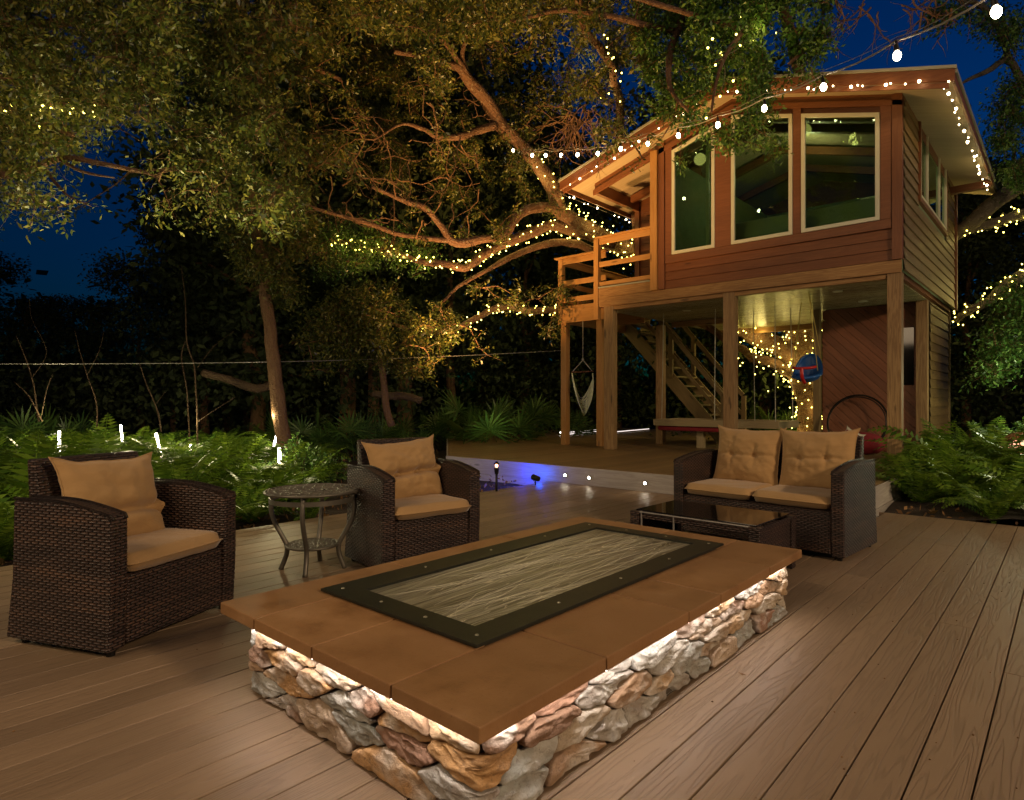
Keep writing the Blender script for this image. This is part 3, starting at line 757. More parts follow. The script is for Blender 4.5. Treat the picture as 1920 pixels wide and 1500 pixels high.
# ---- windows of the front
def window(poly,y,name='window',w=.052,flat=True,dep=.05,glassmat='glass'):
    cx=sum(p[0] for p in poly)/len(poly); cz=sum(p[1] for p in poly)/len(poly)
    inner=[]
    n=len(poly)
    for i in range(n):
        a=Vector(poly[i-1]); b=Vector(poly[i]); c=Vector(poly[(i+1)%n])
        d1=(b-a).normalized(); d2=(c-b).normalized(); n1=Vector((-d1.y,d1.x)); n2=Vector((-d2.y,d2.x))
        k=(n1+n2); k=k/ k.dot(n1); inner.append(tuple(b+k*w))
    m=HM(); m.ring(poly,inner,'y',y-dep,y); fr=m.put(name,M['cream'],bevel=.004)
    m=HM(); m.prism(inner,'y',y-.018,y-.012); m.put('pane',M[glassmat],fr)
    return fr
def wz(x): return roofz(x)-.162
for x0,x1 in ((-4.898,-4.168),(-3.905,-3.005),(-2.885,-1.9)):
    window([(x0,3.48),(x1,3.48),(x1,wz(x1)-.09),(x0,wz(x0)-.09)],9.49)
# ---- right side wall: lap siding with window opening
WY0,WY1,WZ0,WZ1=10.62,13.1,4.0,5.13
YB=14.35; XW=-1.65
def lap(mb,x,ya,yb,z0,z1,t=.028):
    o=random.random()*30
    mb.add([(x+t,ya,z0),(x+t,yb,z0),(x+.006,yb,z1),(x+.006,ya,z1),(x,ya,z0),(x,yb,z0),(x+.008,yb,z0)],[(0,1,2,3),(4,5,1,0)],
           [[(ya+o,z0),(yb+o,z0),(yb+o,z1),(ya+o,z1)],[(ya,0),(yb,0),(yb,.03),(ya,.03)]])
m=HM(); z=2.80
while z<5.15:
    z1=z+.152
    if z1<WZ0-.05 or z>WZ1+.03: lap(m,XW,9.53,YB,z,z1+.012)
    else: lap(m,XW,9.53,WY0-.07,z,z1+.012); lap(m,XW,WY1+.07,YB,z,z1+.012)
    z+=.152
m.put('side_siding',M['side_siding'])
m=HM(); m.box(XW-.03,XW,9.53,WY0,2.80,5.16); m.box(XW-.03,XW,WY1,YB,2.80,5.16); m.box(XW-.03,XW,WY0,WY1,2.8,WZ0); m.put('side_wall',M['interior'])
m=HM()
m.ring([(WY0-.07,WZ0-.07),(WY1+.07,WZ0-.07),(WY1+.07,WZ1+.04),(WY0-.07,WZ1+.04)],[(WY0,WZ0),(WY1,WZ0),(WY1,WZ1),(WY0,WZ1)],'x',XW-.02,XW+.045); m.put('window_surround',M['trim'])
m=HM(); ym=(WY0+WY1)/2
m.ring([(WY0,WZ0),(WY1,WZ0),(WY1,WZ1),(WY0,WZ1)],[(WY0+.05,WZ0+.05),(WY1-.05,WZ0+.05),(WY1-.05,WZ1-.05),(WY0+.05,WZ1-.05)],'x',XW-.01,XW+.04)
for yy in (WY0+.62,WY1-.72): m.box(XW-.01,XW+.035,yy-.03,yy+.03,WZ0+.05,WZ1-.05)
fr=m.put('window',M['cream'],bevel=.003)
m=HM(); m.box(XW+.002,XW+.008,WY0+.05,WY1-.05,WZ0+.05,WZ1-.05); m.put('pane',M['glass'],fr)
m=HM(); m.box(XW-.01,XW+.05,YB-.10,YB+.02,2.78,5.16,axis=2); m.put('corner_board',M['trim'])
# back + left + recess walls
m=HM(); m.box(-6.4,XW-.03,YB-.04,YB,2.93,5.2); m.prism([(-6.4,5.0),(XW-.03,5.0),(XW-.03,roofz(XW)-.0),(XR,ZR),(-6.4,roofz(-6.4))],'y',YB-.045,YB-.005); m.put('back_wall',M['siding'])
m=HM(); m.box(-6.42,-6.38,11.0,YB,2.8,roofz(-6.4)-.0); m.put('left_wall',M['siding'])
m=HM(); z=3.10
while z<5.25:
    m.box(-6.38,-5.15,10.985-.012,11.0,z,min(z+.148,roofz(-6.4)+.25)); z+=.152
m.box(-6.40,-5.1,11.001,11.03,3.1,5.3); m.put('porch_back_wall',M['siding'],bevel=.002)
m=HM(); m.box(-6.46,-6.36,10.92,11.02,3.1,roofz(-6.4)-.01,axis=2); m.put('corner_board',M['trim'])
m=HM(); z=3.10
while z<5.3: m.box(-5.16,-5.145,9.52,10.98,z,z+.148); z+=.152
m.box(-5.145,-5.11,9.53,11.0,3.0,5.38); m.put('porch_side_wall',M['siding'])
# interior seen through the glass
m=HM(); m.box(-6.3,XW-.04,YB-.10,YB-.06,3.1,5.2); m.box(-5.09,-5.07,9.6,YB-.1,3.1,5.2); m.box(-5.1,XW-.05,9.58,YB-.1,3.09,3.12); m.put('room_lining',M['interior'])
m=HM(); 
for yy in (10.5,11.7,12.9): 
    m.prism([(-6.3,roofz(-6.3)-.16),(XR,ZR-.17),(XW-.06,roofz(XW)-.17),(XW-.06,roofz(XW)-.04),(XR,ZR-.04),(-6.3,roofz(-6.3)-.04)],'y',yy,yy+.09)
m.put('rafter',M['siding'])
m=HM(); m.box(-4.15,-1.75,10.0,10.14,3.12,3.95); m.put('pale_counter',M['pale'],bevel=.02)
m=HM(); m.box(-2.75,-2.1,12.2,12.5,4.35,4.6); m.put('wall_shelf',M['pale'],bevel=.01)
lamp('POINT','room_fill',(-3.4,11.2,5.1),13,(1,.9,.55),shadow_soft_size=.03)  # added unseen lamp that lifts the dim room behind the panes
m=HM(); m.box(-4.45,-4.4,9.75,9.8,3.12,5.3); m.put('curtain_pole',M['cream'])
# ---- roof
RY0,RY1=8.90,14.75; EL,ER=-6.78,-1.02; TH=.07
rt=[(EL,roofz(EL)+TH),(XR,ZR+TH),(ER,roofz(ER)+TH)]
m=HM(); m.prism([(EL,roofz(EL)+.012),(XR,ZR+.012),(ER,roofz(ER)+.012),rt[2],rt[1],rt[0]],'y',RY0+.03,RY1); roof=m.put('roof',M['roof'])
m=HM(); m.prism([(EL+.03,roofz(EL)),(XR,ZR),(ER-.03,roofz(ER)),(ER-.03,roofz(ER)+.010),(XR,ZR+.010),(EL+.03,roofz(EL)+.010)],'y',RY0+.035,RY1-.03); m.put('soffit',M['soffit'],roof)
fh=.15
m=HM(); m.prism([(EL,roofz(EL)-.085),(XR,ZR-.085),(ER,roofz(ER)-.085),(ER,roofz(ER)+.055),(XR,ZR+.055),(EL,roofz(EL)+.055)],'y',RY0,RY0+.028)
m.prism([(EL+.06,roofz(EL)-.15),(XR,ZR-.14),(ER-.06,roofz(ER)-.14),(ER-.06,roofz(ER)-.03),(XR,ZR-.03),(EL+.06,roofz(EL)-.04)],'y',RY0+.029,RY0+.05)
m.box(ER-.028,ER,RY0+.03,13.75,roofz(ER)-.085,roofz(ER)+.05); m.box(EL,EL+.028,RY0+.03,RY1,roofz(EL)-.085,roofz(EL)+.05)
m.put('fascia_board',M['siding'],roof)
m=HM(); m.prism([(EL-.02,roofz(EL)+.056),(XR,ZR+.056+.006),(ER+.02,roofz(ER)+.056),(ER+.02,roofz(ER)+.092),(XR,ZR+.098),(EL-.02,roofz(EL)+.092)],'y',RY0-.015,RY0+.029)
m.box(ER+.001,ER+.02,RY0+.03,13.77,roofz(ER)+.02,roofz(ER)+.075); m.box(EL-.02,EL-.001,RY0+.03,RY1,roofz(EL)+.02,roofz(EL)+.075)
m.put('roof_edge_strip',M['drip'],roof)
m=HM(); m.box(XW-.02,XW+.012,9.53,YB,roofz(XW)-.16,roofz(XW)-.01); m.box(-1.66,ER-.03,13.6,13.72,roofz(ER)-.12,roofz(ER)+.0); m.put('eave_trim',M['siding'],roof)
# ---- lower room: side siding and diagonal boards
m=HM(); z=.23
while z<2.68: lap(m,-1.74,12.18,14.2,z,min(z+.164,2.71)); z+=.152
m.put('side_siding',M['side_siding'])
m=HM(); m.box(-3.33,-1.745,12.225,14.2,.225,2.71); m.box(-1.745,-1.70,14.2,14.28,.225,2.78); m.put('lower_room',M['stair'])
m=HM(); LW=.118
X0,X1,ZA,ZB=-3.36,-1.745,.225,2.71
k=-6
dmin=X0+ZA; dmax=X1+ZB
c=dmin; 
while c<dmax:
    c2=c+LW*1.414-.007
    poly=[(X0,ZA),(X1,ZA),(X1,ZB),(X0,ZB)]
    poly=clip_poly(poly,-1,-1,-c); 
    if len(poly)>2: poly=clip_poly(poly,1,1,c2)
    if len(poly)>2:
        b=len(m.v); o=random.random()*20
        n=len(poly); vs=[(p[0],12.195,p[1]) for p in poly]+[(p[0],12.215,p[1]) for p in poly]
        fs=[tuple(range(n))]+[(i,n+i,n+(i+1)%n,(i+1)%n) for i in range(n)]
        q=lambda p:((p[0]-p[2])*.707+o,(p[0]+p[2])*.707)
        m.add(vs,fs,[[q(vs[i]) for i in f] for f in fs])
    c+=LW*1.414
m.put('diagonal_boards',M['diag'],bevel=.002)
m=HM(); m.box(-2.12,-1.95,12.17,12.194,1.35,2.30); m.put('dark_window',M['black_glass'])
# ---- balcony rails
m=HM()
for z0,z1 in ((3.13,3.21),(3.48,3.57),(3.88,3.99)): m.box(-6.33,-5.28,9.475,9.505,z0,z1)
m.box(-6.40,-5.27,9.44,9.54,3.995,4.022); 
m.put('front_rail',M['rail'],bevel=.003)
m=HM(); m.box(-6.44,-6.345,9.46,9.56,2.55,3.99,axis=2); m.put('rail_post',M['rail'],bevel=.004)
# lower landing to the left, railing all round
LZ=2.93; lx0,lx1,ly0,ly1=-7.56,-6.47,9.9,12.6
m=HM(); m.box(lx0,lx1,ly0,ly0+.035,2.61,LZ); m.box(lx0,lx0+.035,ly0+.036,ly1,2.61,LZ); m.box(lx0+.04,lx1,ly0+.04,ly1,LZ-.03,LZ); m.box(lx0+.04,lx1,11.3,11.36,2.66,LZ-.031)
m.put('landing',M['rail'],bevel=.003)
m=HM()
for z0,z1 in ((LZ+.07,LZ+.17),(LZ+.40,LZ+.50),(LZ+.82,LZ+.93)):
    m.box(lx0+.08,lx1,ly0+.0,ly0+.03,z0,z1)
m.box(lx0-.08,lx1+.02,ly0-.05,ly0+.07,LZ+.935,LZ+.965); m.put('front_rail',M['rail'],bevel=.003)
m=HM()
for z0,z1 in ((LZ+.07,LZ+.17),(LZ+.40,LZ+.50),(LZ+.82,LZ+.93)):
    m.box(lx0+.02,lx0+.05,ly0+.10,ly1,z0,z1)
m.box(lx0-.05,lx0+.07,ly0+.08,ly1,LZ+.935,LZ+.965); m.put('side_rail',M['rail'],bevel=.003)
for x,y in ((lx0,ly0-.01),(lx0,ly1-.1)):
    m=HM(); m.box(x-.01,x+.09,y,y+.10,2.56,LZ+.93,axis=2); m.put('rail_post',M['rail'],bevel=.004)
# ---- stairs going down to the right, behind the posts
sy0,sy1=12.35,13.35; tx,tz=-7.55,LZ; bx,bz=-5.25,DZ
stair=HM()
for y in (sy0,sy1): stair.beam((tx-.1,y,tz-.05),(bx,y,bz+.05),.05,.27)
so=stair.put('stair_stringer',M['stair'],bevel=.003)
for k in range(13):
    q=(k+.6)/13.4; x=tx+(bx-tx)*q; z=tz+(bz-tz)*q
    m=HM(); m.box(x-.13,x+.13,sy0+.03,sy1-.03,z-.02,z+.02,axis=1); m.put('stair_tread',M['stair'],so,bevel=.003)
m=HM()
for y in (sy0-.03,sy1+.03):
    m.beam((tx,y,tz+.92),(bx-.02,y,bz+.98),.05,.09); m.beam((tx,y,tz+.5),(bx-.02,y,bz+.55),.03,.07)
    for q in (0.0,.5,1.0): 
        x=tx+(bx-tx)*q; z=tz+(bz-tz)*q; m.box(x-.045,x+.045,y-.035,y+.035,z-.0,z+.97,axis=2)
m.put('handrail',M['stair'],bevel=.003)

# ================================================================ THINGS ON THE RAISED DECK
# hanging daybed
D=empty('hanging_daybed',(-4.75,11.05,.222),0,'long hanging timber bed with dark red mattress on white ropes under the tree house','daybed')
m=MB(); m.box(-1.1,1.12,-.42,-.38,.40,.52); m.box(-1.1,1.12,.55,.59,.40,.52); m.box(-1.14,-1.1,-.42,.59,.40,.52); m.box(1.12,1.16,-.42,.59,.40,.52); m.box(-1.1,1.12,-.37,.54,.40,.43); m.build('bed_frame',M['daybed'],D,bevel=.004)
m=MB(); m.box(-1.08,.10,-.375,.53,.31,.395); m.build('red_mattress',M['redcloth'],D,bevel=.03)
m=MB(); m.box(-.38,-.25,-.2,-.1,.0,.31,axis=2); m.box(.75,.88,-.2,-.1,.0,.31,axis=2); m.build('support_block',M['daybed'],D,bevel=.004)
for x,y in ((-1.0,-.35),(.03,-.35),(.42,.50),(1.08,-.35),(1.08,.52)):
    m=MB(); m.tube([(x,y,.50),(x*.98,y*.9,2.49)],.007,6); m.build('rope',M['rope'],D)
# toddler swing
c=at(1512,690,9.7)
Sw=empty('toddler_swing',c,R_(-4),'blue bucket toddler swing with red safety bar hanging on yellow ropes','swing')
def rimz(a): return -.105+.25*max(0,math.sin(a))**1.1   # a=90deg is the back
def tub(u,v,r=1.0):
    a=u*2*PI; rim=rimz(a); z=-.19+(rim+.19)*v; k=.62+.38*v**.55
    back=.05*max(0,math.sin(a))*v
    return (.205*r*k*math.cos(a),(.185*r*k)*math.sin(a)+back,z)
m=MB(); m.grid(lambda u,v:tub(u,v),32,8); m.grid(lambda u,v:tub(1-u,v,.93),32,8)
m.tube([tub(u,1.0,.97) for u in np.linspace(0,1,32,endpoint=False)],.026,8,closed=True)
m.sphere((0,0,-.185),.135,16,6,(1,.95,.18)); m.build('seat',M['blue'],Sw,smooth=True)
m=MB(); m.tube(catmull([(-.17,-.06,.035),(-.09,-.15,.045),(.09,-.15,.045),(.17,-.06,.035)]),.021,8); m.tube(catmull([(0,-.165,.05),(0,-.205,-.03),(0,-.20,-.10),(0,-.15,-.19)]),.027,8); m.build('safety_bar',M['red'],Sw,smooth=True)
for s,tp in ((-1,at(1484,598,12.2)),(1,at(1533,537,10.1))):
    tp=Vector((c.x,c.y,2.72))+ (Vector((-.30,.75,0)) if s<0 else Vector((.12,-.30,0)))
    rot=(Matrix.Rotation(-R_(4),3,'Z')@Matrix.Rotation(R_(20),3,'X')).inverted(); top=rot@(tp-c)
    m=MB()
    for e in ((.19*s,-.08,-.02),(.20*s,.10,.08)): m.tube([e,tuple(top)],.006,5)
    m.build('rope',M['yrope'],Sw)
Sw.rotation_euler=(R_(20),0,-R_(4))
# hammock chair
c=Vector(at(1092,698,12.3))
Hc=empty('hammock_chair',(c.x,c.y,c.z),YAW,'pale net hammock chair with red spreader bar hanging beside the balcony posts','hammock chair')
m=MB(); m.tube([(-.22,0,0),(.22,0,.02)],.013,8); m.build('spreader_bar',M['redcloth'] if False else M['trim'],Hc,smooth=True)
m=MB(); m.tube([(-.19,0,.01),(0.01,0,.24)],.008,5); m.tube([(.19,0,.02),(.01,0,.24)],.008,5); m.tube([(.01,0,.24),(.01,0,1.35)],.007,5); m.sphere((.01,0,.25),.022,8,6); m.build('rope',M['rope'],Hc)
m=MB()
def hs(s,v): # side edge curves, v 0..1 downwards
    x0=.20; z=-.02-v*.80
    return Vector((s*(x0-.19*v**2.2)+ .04*v, -.02-.25*math.sin(v*PI)*.5, z))
for s in (-1,1): 
    for dy in (0,.05): m.tube([hs(s,v)+Vector((0,dy,0)) for v in np.linspace(0,1,14)],.010,5)
for k in range(26):
    v=.12+.86*k/25; a=hs(-1,v); b=hs(1,v); sag=.42*(1-v)**.9+.03
    if v<.42: sag=.40-(v-.12)*.3
    pts=[a.lerp(b,q)+Vector((0,.16*math.sin(q*PI),-sag*math.sin(q*PI)*(.9+.2*random.random()))) for q in np.linspace(0,1,9)]
    pts=[Vector((p.x,p.y,max(p.z,-.86))) for p in pts]; m.tube(pts,.008,4)
m.build('net_seat',M['net'],Hc,smooth=True)
# black hoop chair with red cushion
Hp=empty('hoop_chair',(-2.72,11.85,.222),0,'round black hoop frame leaning on the diagonal board wall','hoop frame')
m=MB(); m.tube([(.46*math.cos(a),.12*math.sin(a),.50+.46*math.sin(a)) for a in np.linspace(0,2*PI,48,endpoint=False)],.016,8,closed=True); 
m.tube([(.44*math.cos(a),.10*math.sin(a)-.05,.49+.44*math.sin(a)) for a in np.linspace(0,2*PI,48,endpoint=False)],.010,8,closed=True); m.build('hoop',M['black_metal'],Hp,smooth=True)
m=MB(); m.sphere((0,0,.17),.24,18,10,(1.15,.8,.75)); 
for i,v in enumerate(m.v): m.v[i]=tuple(Vector(v)+Vector((0,0,.03*noise.noise(Vector(v)*7))))
o=m.build('beanbag',M['redcloth'],smooth=True); o.location=(-2.50,11.45,.222); tag(o,'small dark red beanbag on the raised deck by the hoop frame','beanbag')
m=MB(); pillow(m,.26,.40,.10,3); o=m.build('throw_pillow',M['rope'],smooth=True); o.location=(-2.66,11.12,.44); o.rotation_euler=(R_(-25),R_(28),R_(10)); tag(o,'pale throw pillow propped against the dark red beanbag','pillow')
m=MB(); o=m
for z in (-.13,-.05,.04,.12): m.box(-.122,.122,-.056,.056,z,z+.018)
so=m.build('stripe',M['redcloth'],bpy.data.objects['throw_pillow'],bevel=.004)
# steel cable across
m=MB(); a=at(-260,682,8); b=at(1060,657,13.5); pts=[a.lerp(b,q)+Vector((0,0,-.10*math.sin(q*PI))) for q in np.linspace(0,1,20)]; m.tube(pts,.006,5)
tag(m.build('steel_cable',M['grey_wire']),'thin steel cable stretched across the dark garden to the tree house','cable')
# deck lights
for px,py,w in ((1060,891,'leftmost'),(1105,896,'middle'),(1210,906,'rightmost')):
    p=at(px,py,1); d=(p-Vector((0,0,EYE))); q=(YF-.004)/d.y; p=Vector((0,0,EYE))+d*q
    e=empty('deck_light',(p.x,YF-.004,p.z),0,'%s of the three small round lights set in the raised deck fascia'%w,'deck light','lights in the deck fascia')
    m=MB(); m.tube([(0,.0,0),(0,-.008,0)],.030,14); m.build('rim',M['black_metal'],e)
    m=MB(); m.tube([(0,-.0081,0),(0,-.012,0)],.016,12); m.build('lens',M['spot'],e)
# LED step strips at far edge of the raised deck
for k,(p0,p1,lb) in enumerate((((1066,810.5),(1119,806),'upper front'),((1066,814),(1119,809),'lower front'),((1156,809.5),(1217,804),'rear'))):
    a=at(*p0,(EYE-.26)*FOC/(p0[1]-750)); b=at(*p1,(EYE-.26)*FOC/(p1[1]-750))
    m=MB(); m.beam(a,b,.012,.018); tag(m.build('step_light_strip',M['ledw']),'%s glowing white strip along the far edge of the raised deck'%lb,'light strip','glowing strips on the raised deck')
for px,py,lb in ((1051,811,'left'),(1131,807.5,'right')):
    a=at(px,py,(EYE-.28)*FOC/(py-750)); m=MB(); m.sphere((0,0,0),.022,10,6); o=m.build('step_light',M['step']); o.location=a; tag(o,'%s small round step light low behind the balcony posts'%lb,'step light','round step lights')
# spotlights at the gap
def spotlight(px,py,t,glow,label,aim):
    p=at(px,py,t); e=empty('garden_spotlight',p,0,label,'spotlight')
    d=Vector(aim).normalized()
    m=MB(); m.tube([-d*.06,d*.03,d*.045],[.034,.038,.041],14,cap=False); m.tube([-d*.065,-d*.058],[.02,.034],14); m.build('housing',M['black_metal'],e,smooth=True)
    m=MB(); m.tube([d*.030,d*.034],.036,14); m.build('lens',glow,e)
    m=MB(); m.tube([(0,0,-.03),(0,0,-.16)],.009,8); m.build('stake',M['black_metal'],e)
    return p
bp=spotlight(1004,896,8.15,M['blueglow'],'black garden spotlight shining blue light along the fascia',(-.85,.15,.12))
tp=at(931,873,7.6)
e=empty('torch_light',(tp.x,tp.y,-.12),0,'slim dark garden torch with small orange glow before the blue-lit fascia','torch')
e.scale=(.75,.75,1); zt_=tp.z+.12
m=MB(); m.tube([(0,0,0),(0,0,zt_-.06)],[.022,.020],10); m.build('stem',M['black_metal'],e,smooth=True)
m=MB(); m.tube([(0,0,zt_-.10),(0,0,zt_-.03)],[.03,.045],12); m.tube([(0,0,zt_+.02),(0,0,zt_+.05)],[.05,.015],12); m.build('head',M['black_metal'],e)
m=MB(); m.sphere((0,0,zt_),.022,10,8); m.build('glow',M['flame'],e,smooth=True)
# wicker ball lamp at the far right
p=at(1913,842,7.9); e=empty('wicker_ball_lamp',p,0,'glowing woven ball lamp among the ferns at the right edge','garden lamp')
m=MB()
for k in range(26):
    ax=Vector((random.gauss(0,1),random.gauss(0,1),random.gauss(0,1))).normalized(); x=ax.orthogonal().normalized(); y=ax.cross(x)
    m.tube([(x*math.cos(a)+y*math.sin(a))*.205 for a in np.linspace(0,2*PI,26,endpoint=False)],.008,5,closed=True)
m.build('woven_shell',M['dry'],e,smooth=True)
m=MB(); m.sphere((0,0,0),.12,14,10); m.build('glow',M['ballglow'],e,smooth=True)
m=MB(); m.tube([(0,0,-.2),(0,0,-.85)],.012,8); m.build('stake',M['black_metal'],e)
# ================================================================ VEGETATION
def leaves(centers,size,aspect=.42,spread=.12,per=1,down=.35,rng=RNG,jit=.35):
    "array of loose leaf quads scattered round the centres"
    C=np.repeat(np.asarray(centers,dtype=float),per,axis=0); N=len(C)
    off=rng.normal(0,1,(N,3)); off/=np.linalg.norm(off,axis=1)[:,None]+1e-9
    r=spread*rng.random(N)**.6
    C=C+off*r[:,None]
    d=off*.9+rng.normal(0,.7,(N,3)); d[:,2]-=down; d/=np.linalg.norm(d,axis=1)[:,None]
    u=rng.normal(0,1,(N,3)); u[:,2]+=1.2
    s=np.cross(d,u); s/=np.linalg.norm(s,axis=1)[:,None]+1e-9
    nrm=np.cross(s,d)
    L=size*(1+jit*rng.normal(0,1,N).clip(-1.6,1.6)); W=L*aspect*.5
    b=C; t=C+d*L[:,None]; mid=C+d*(L*.45)[:,None]+nrm*(L*.06)[:,None]
    V=np.stack([b,mid+s*W[:,None]-nrm*(L*.05)[:,None],t,mid-s*W[:,None]-nrm*(L*.05)[:,None]],axis=1)
    return V
# ---------------- the big oak
OAK=empty('live_oak',at(1517,822,14.2),0,'sprawling live oak with fairy lights on its limbs, growing behind the tree house','tree')
OL=OAK.location.copy(); OL.z=-.16; OAK.location=OL
limbs=[ # list of (px,py,depth,radius)
 [(1517,822,12.9,.24),(1512,760,12.9,.21),(1500,710,12.9,.20),(1478,668,12.95,.20),(1440,640,13,.19),(1385,612,13.1,.19),(1300,560,13.3,.18),(1200,482,13.5,.18),(1120,438,13.3,.18),(1060,398,13.0,.17),(1035,345,12.7,.145),(1000,300,12.3,.13),(960,258,12.0,.125),(925,212,11.8,.12),(880,158,11.5,.11),(855,128,11.2,.07),(800,108,10.8,.05),(740,96,10.4,.035)],
 [(1495,700,12.95,.19),(1500,655,13.1,.27),(1500,610,13.3,.34),(1495,560,13.5,.30),(1520,400,13.8,.2),(1520,250,13.4,.15),(1480,60,12,.1),(1440,-60,10.5,.08)],
 [(1500,705,12.95,.12),(1440,680,12.7,.10),(1390,655,12.5,.085),(1330,615,12.2,.07),(1290,600,12.0,.06)],
 [(1060,398,13,.11),(1020,385,12.6,.10),(975,402,12.3,.10),(945,438,12.1,.09),(900,452,11.9,.085),(850,448,11.7,.08),(832,425,11.6,.06),(800,395,11.4,.055),(760,378,11.2,.045),(700,350,10.9,.03)],
 [(1150,455,13.4,.13),(1080,432,13.1,.12),(1020,428,12.9,.11),(960,450,12.6,.10),(905,480,12.3,.085),(870,498,12.1,.075),(800,492,11.9,.06),(740,474,11.7,.05),(680,462,11.5,.045),(615,450,11.2,.035)],
 [(1120,470,13.6,.09),(1050,452,13.3,.08),(985,470,13,.07),(930,500,12.6,.05),(870,530,12.2,.035),(830,565,12,.02)],
 [(1110,560,14.2,.09),(1050,580,14.0,.08),(985,583,13.8,.075),(930,580,13.6,.07),(900,592,13.4,.065),(850,618,13.2,.06),(800,622,13,.05),(755,615,12.8,.04),(700,600,12.5,.03),(640,590,12.2,.02)],
 [(928,232,11.8,.085),(895,245,11.6,.075),(862,258,11.4,.065),(820,255,11.2,.05),(790,240,11,.04),(755,232,10.8,.025),(700,262,10.4,.015)],
 [(880,158,11.5,.07),(862,120,11.2,.055),(845,90,11,.05),(810,60,10.6,.04),(780,0,10,.03)],
 [(875,140,11.4,.05),(868,100,11.2,.04),(885,40,11,.03),(900,-20,10.8,.02)],
 [(1200,475,13.4,.09),(1160,190,11.5,.08),(1152,160,11,.07),(1140,110,10,.06),(1100,60,9,.05),(1080,-20,8,.04)],
 [(850,448,11.7,.05),(760,440,11.2,.045),(690,420,10.8,.04),(620,400,10.4,.03),(560,380,10,.02)],
 [(1440,-60,10.5,.08),(1330,-20,9,.065),(1270,60,8.2,.05),(1255,160,7.8,.03),(1290,210,7.6,.015)],
 [(1440,-60,10.5,.07),(1420,30,8.5,.05),(1390,60,7.5,.035),(1350,130,7.0,.02),(1335,210,6.8,.010)],
 [(1480,60,12,.06),(1540,60,8.4,.04),(1505,95,7.8,.03),(1480,120,7.5,.015)],
 [(640,150,10,.03),(560,110,9.6,.04),(520,60,9.2,.05),(500,-20,9,.06)],
 [(1270,60,8.2,.03),(1180,40,8.0,.035),(1060,20,8.0,.03),(960,40,8.0,.02)],
 [(1390,60,7.5,.03),(1240,10,7.4,.03),(1120,-30,7.4,.03)],
]
for li,cnt in ((0,8),(1,5),(2,5)):
    for k in range(cnt):
        a,b,c,r=limbs[li][k]; f=1.3*(1-max(0,k-5)/4 if li==0 else 1); limbs[li][k]=(a,b,c+f,r*(c+f)/c)
def limbs_mesh(mb,limbs,org,k=4,n=10,bumpy=.12,nodes=None,rmax=1e9):
    for L in limbs:
        P=catmull([at(a,b,c) for a,b,c,r in L],k)
        Rr=[]
        for i in range(len(L)-1):
            for j in range(k): Rr.append(L[i][3]+(L[i+1][3]-L[i][3])*j/k)
        Rr.append(L[-1][3])
        if nodes is not None:
            for p,r in zip(P,Rr): nodes.append((p.x,p.y,p.z,r))
        Q=[p+Vector((noise.noise(p*1.9),noise.noise(p*1.9+Vector((9,0,0))),noise.noise(p*1.9+Vector((0,9,0)))))*min(.08,r*1.1) for p,r in zip(P,Rr)]
        R2=[r*(1+bumpy*noise.noise(p*4)*1.5) for p,r in zip(P,Rr)]
        mb.tube([q-org for q in Q],R2,n)
nodes=[]
mb=MB(); limbs_mesh(mb,limbs[:2],OL,4,12,.15,nodes); mb.build('trunk',M['bark'],OAK,smooth=True)
for L in limbs[2:]:
    mb=MB(); limbs_mesh(mb,[L],OL,4,9,.15,nodes); mb.build('branch',M['bark'],OAK,smooth=True)
# crown density map: 24 columns x 80 px, rows of 50 px
dens=[
"777777777788888888765554",
"777777777788888899765431",
"777777777775788577210001",
"777777778833677778200001",
"775666656533554224100001",
"810155665655532103000001",
"620034545664321000000001",
"400012334553210000000001",
"100013324442110000000001",
"000001322221121000000000",
"000000111101222000000000",
"000000046422210000000000",
"000000039951110000000000",
"000000016820000000000000",
]
def depth_range(px,py):
    if px<330: return (5.2,7.6)
    if px<560: return (6.2,9.5)
    if px<1180:
        if py<60: return (7.6,11.5)
        return (8.3,10.5) if noise.noise((px*.009,py*.011,7))>.12 and not(840<px<1080 and 120<py<400) else (11.4,13.6)
    if px<1300: return (8.0,9.8)
    return (7.3,8.6)
def sample(n,pxr,rng):
    out=[]
    while len(out)<n:
        px=rng.uniform(pxr[0],pxr[1]); py=rng.uniform(-160,700)
        r=int(max(0,py)//50); c=int(min(23,max(0,px//80)))
        if r>=len(dens): continue
        # bilinear-ish: jitter lookup so cells do not show
        r2=int(min(len(dens)-1,max(0,(py+rng.gauss(0,16))//50))); c2=int(min(23,max(0,(px+rng.gauss(0,26))//80)))
        d=int(dens[r2][c2])
        if d>=7 : pass
        if rng.random()>(d/9)**1.25: continue
        nn=noise.noise((px*.012,py*.014,4.2))+.5*noise.noise((px*.03,py*.035,1))
        if nn<-.17 and rng.random()<.85: continue
        a,b=depth_range(px,py); t=rng.uniform(a,b)
        if py>430: t=rng.uniform(11,12.6)
        out.append((px,py,t))
    return out
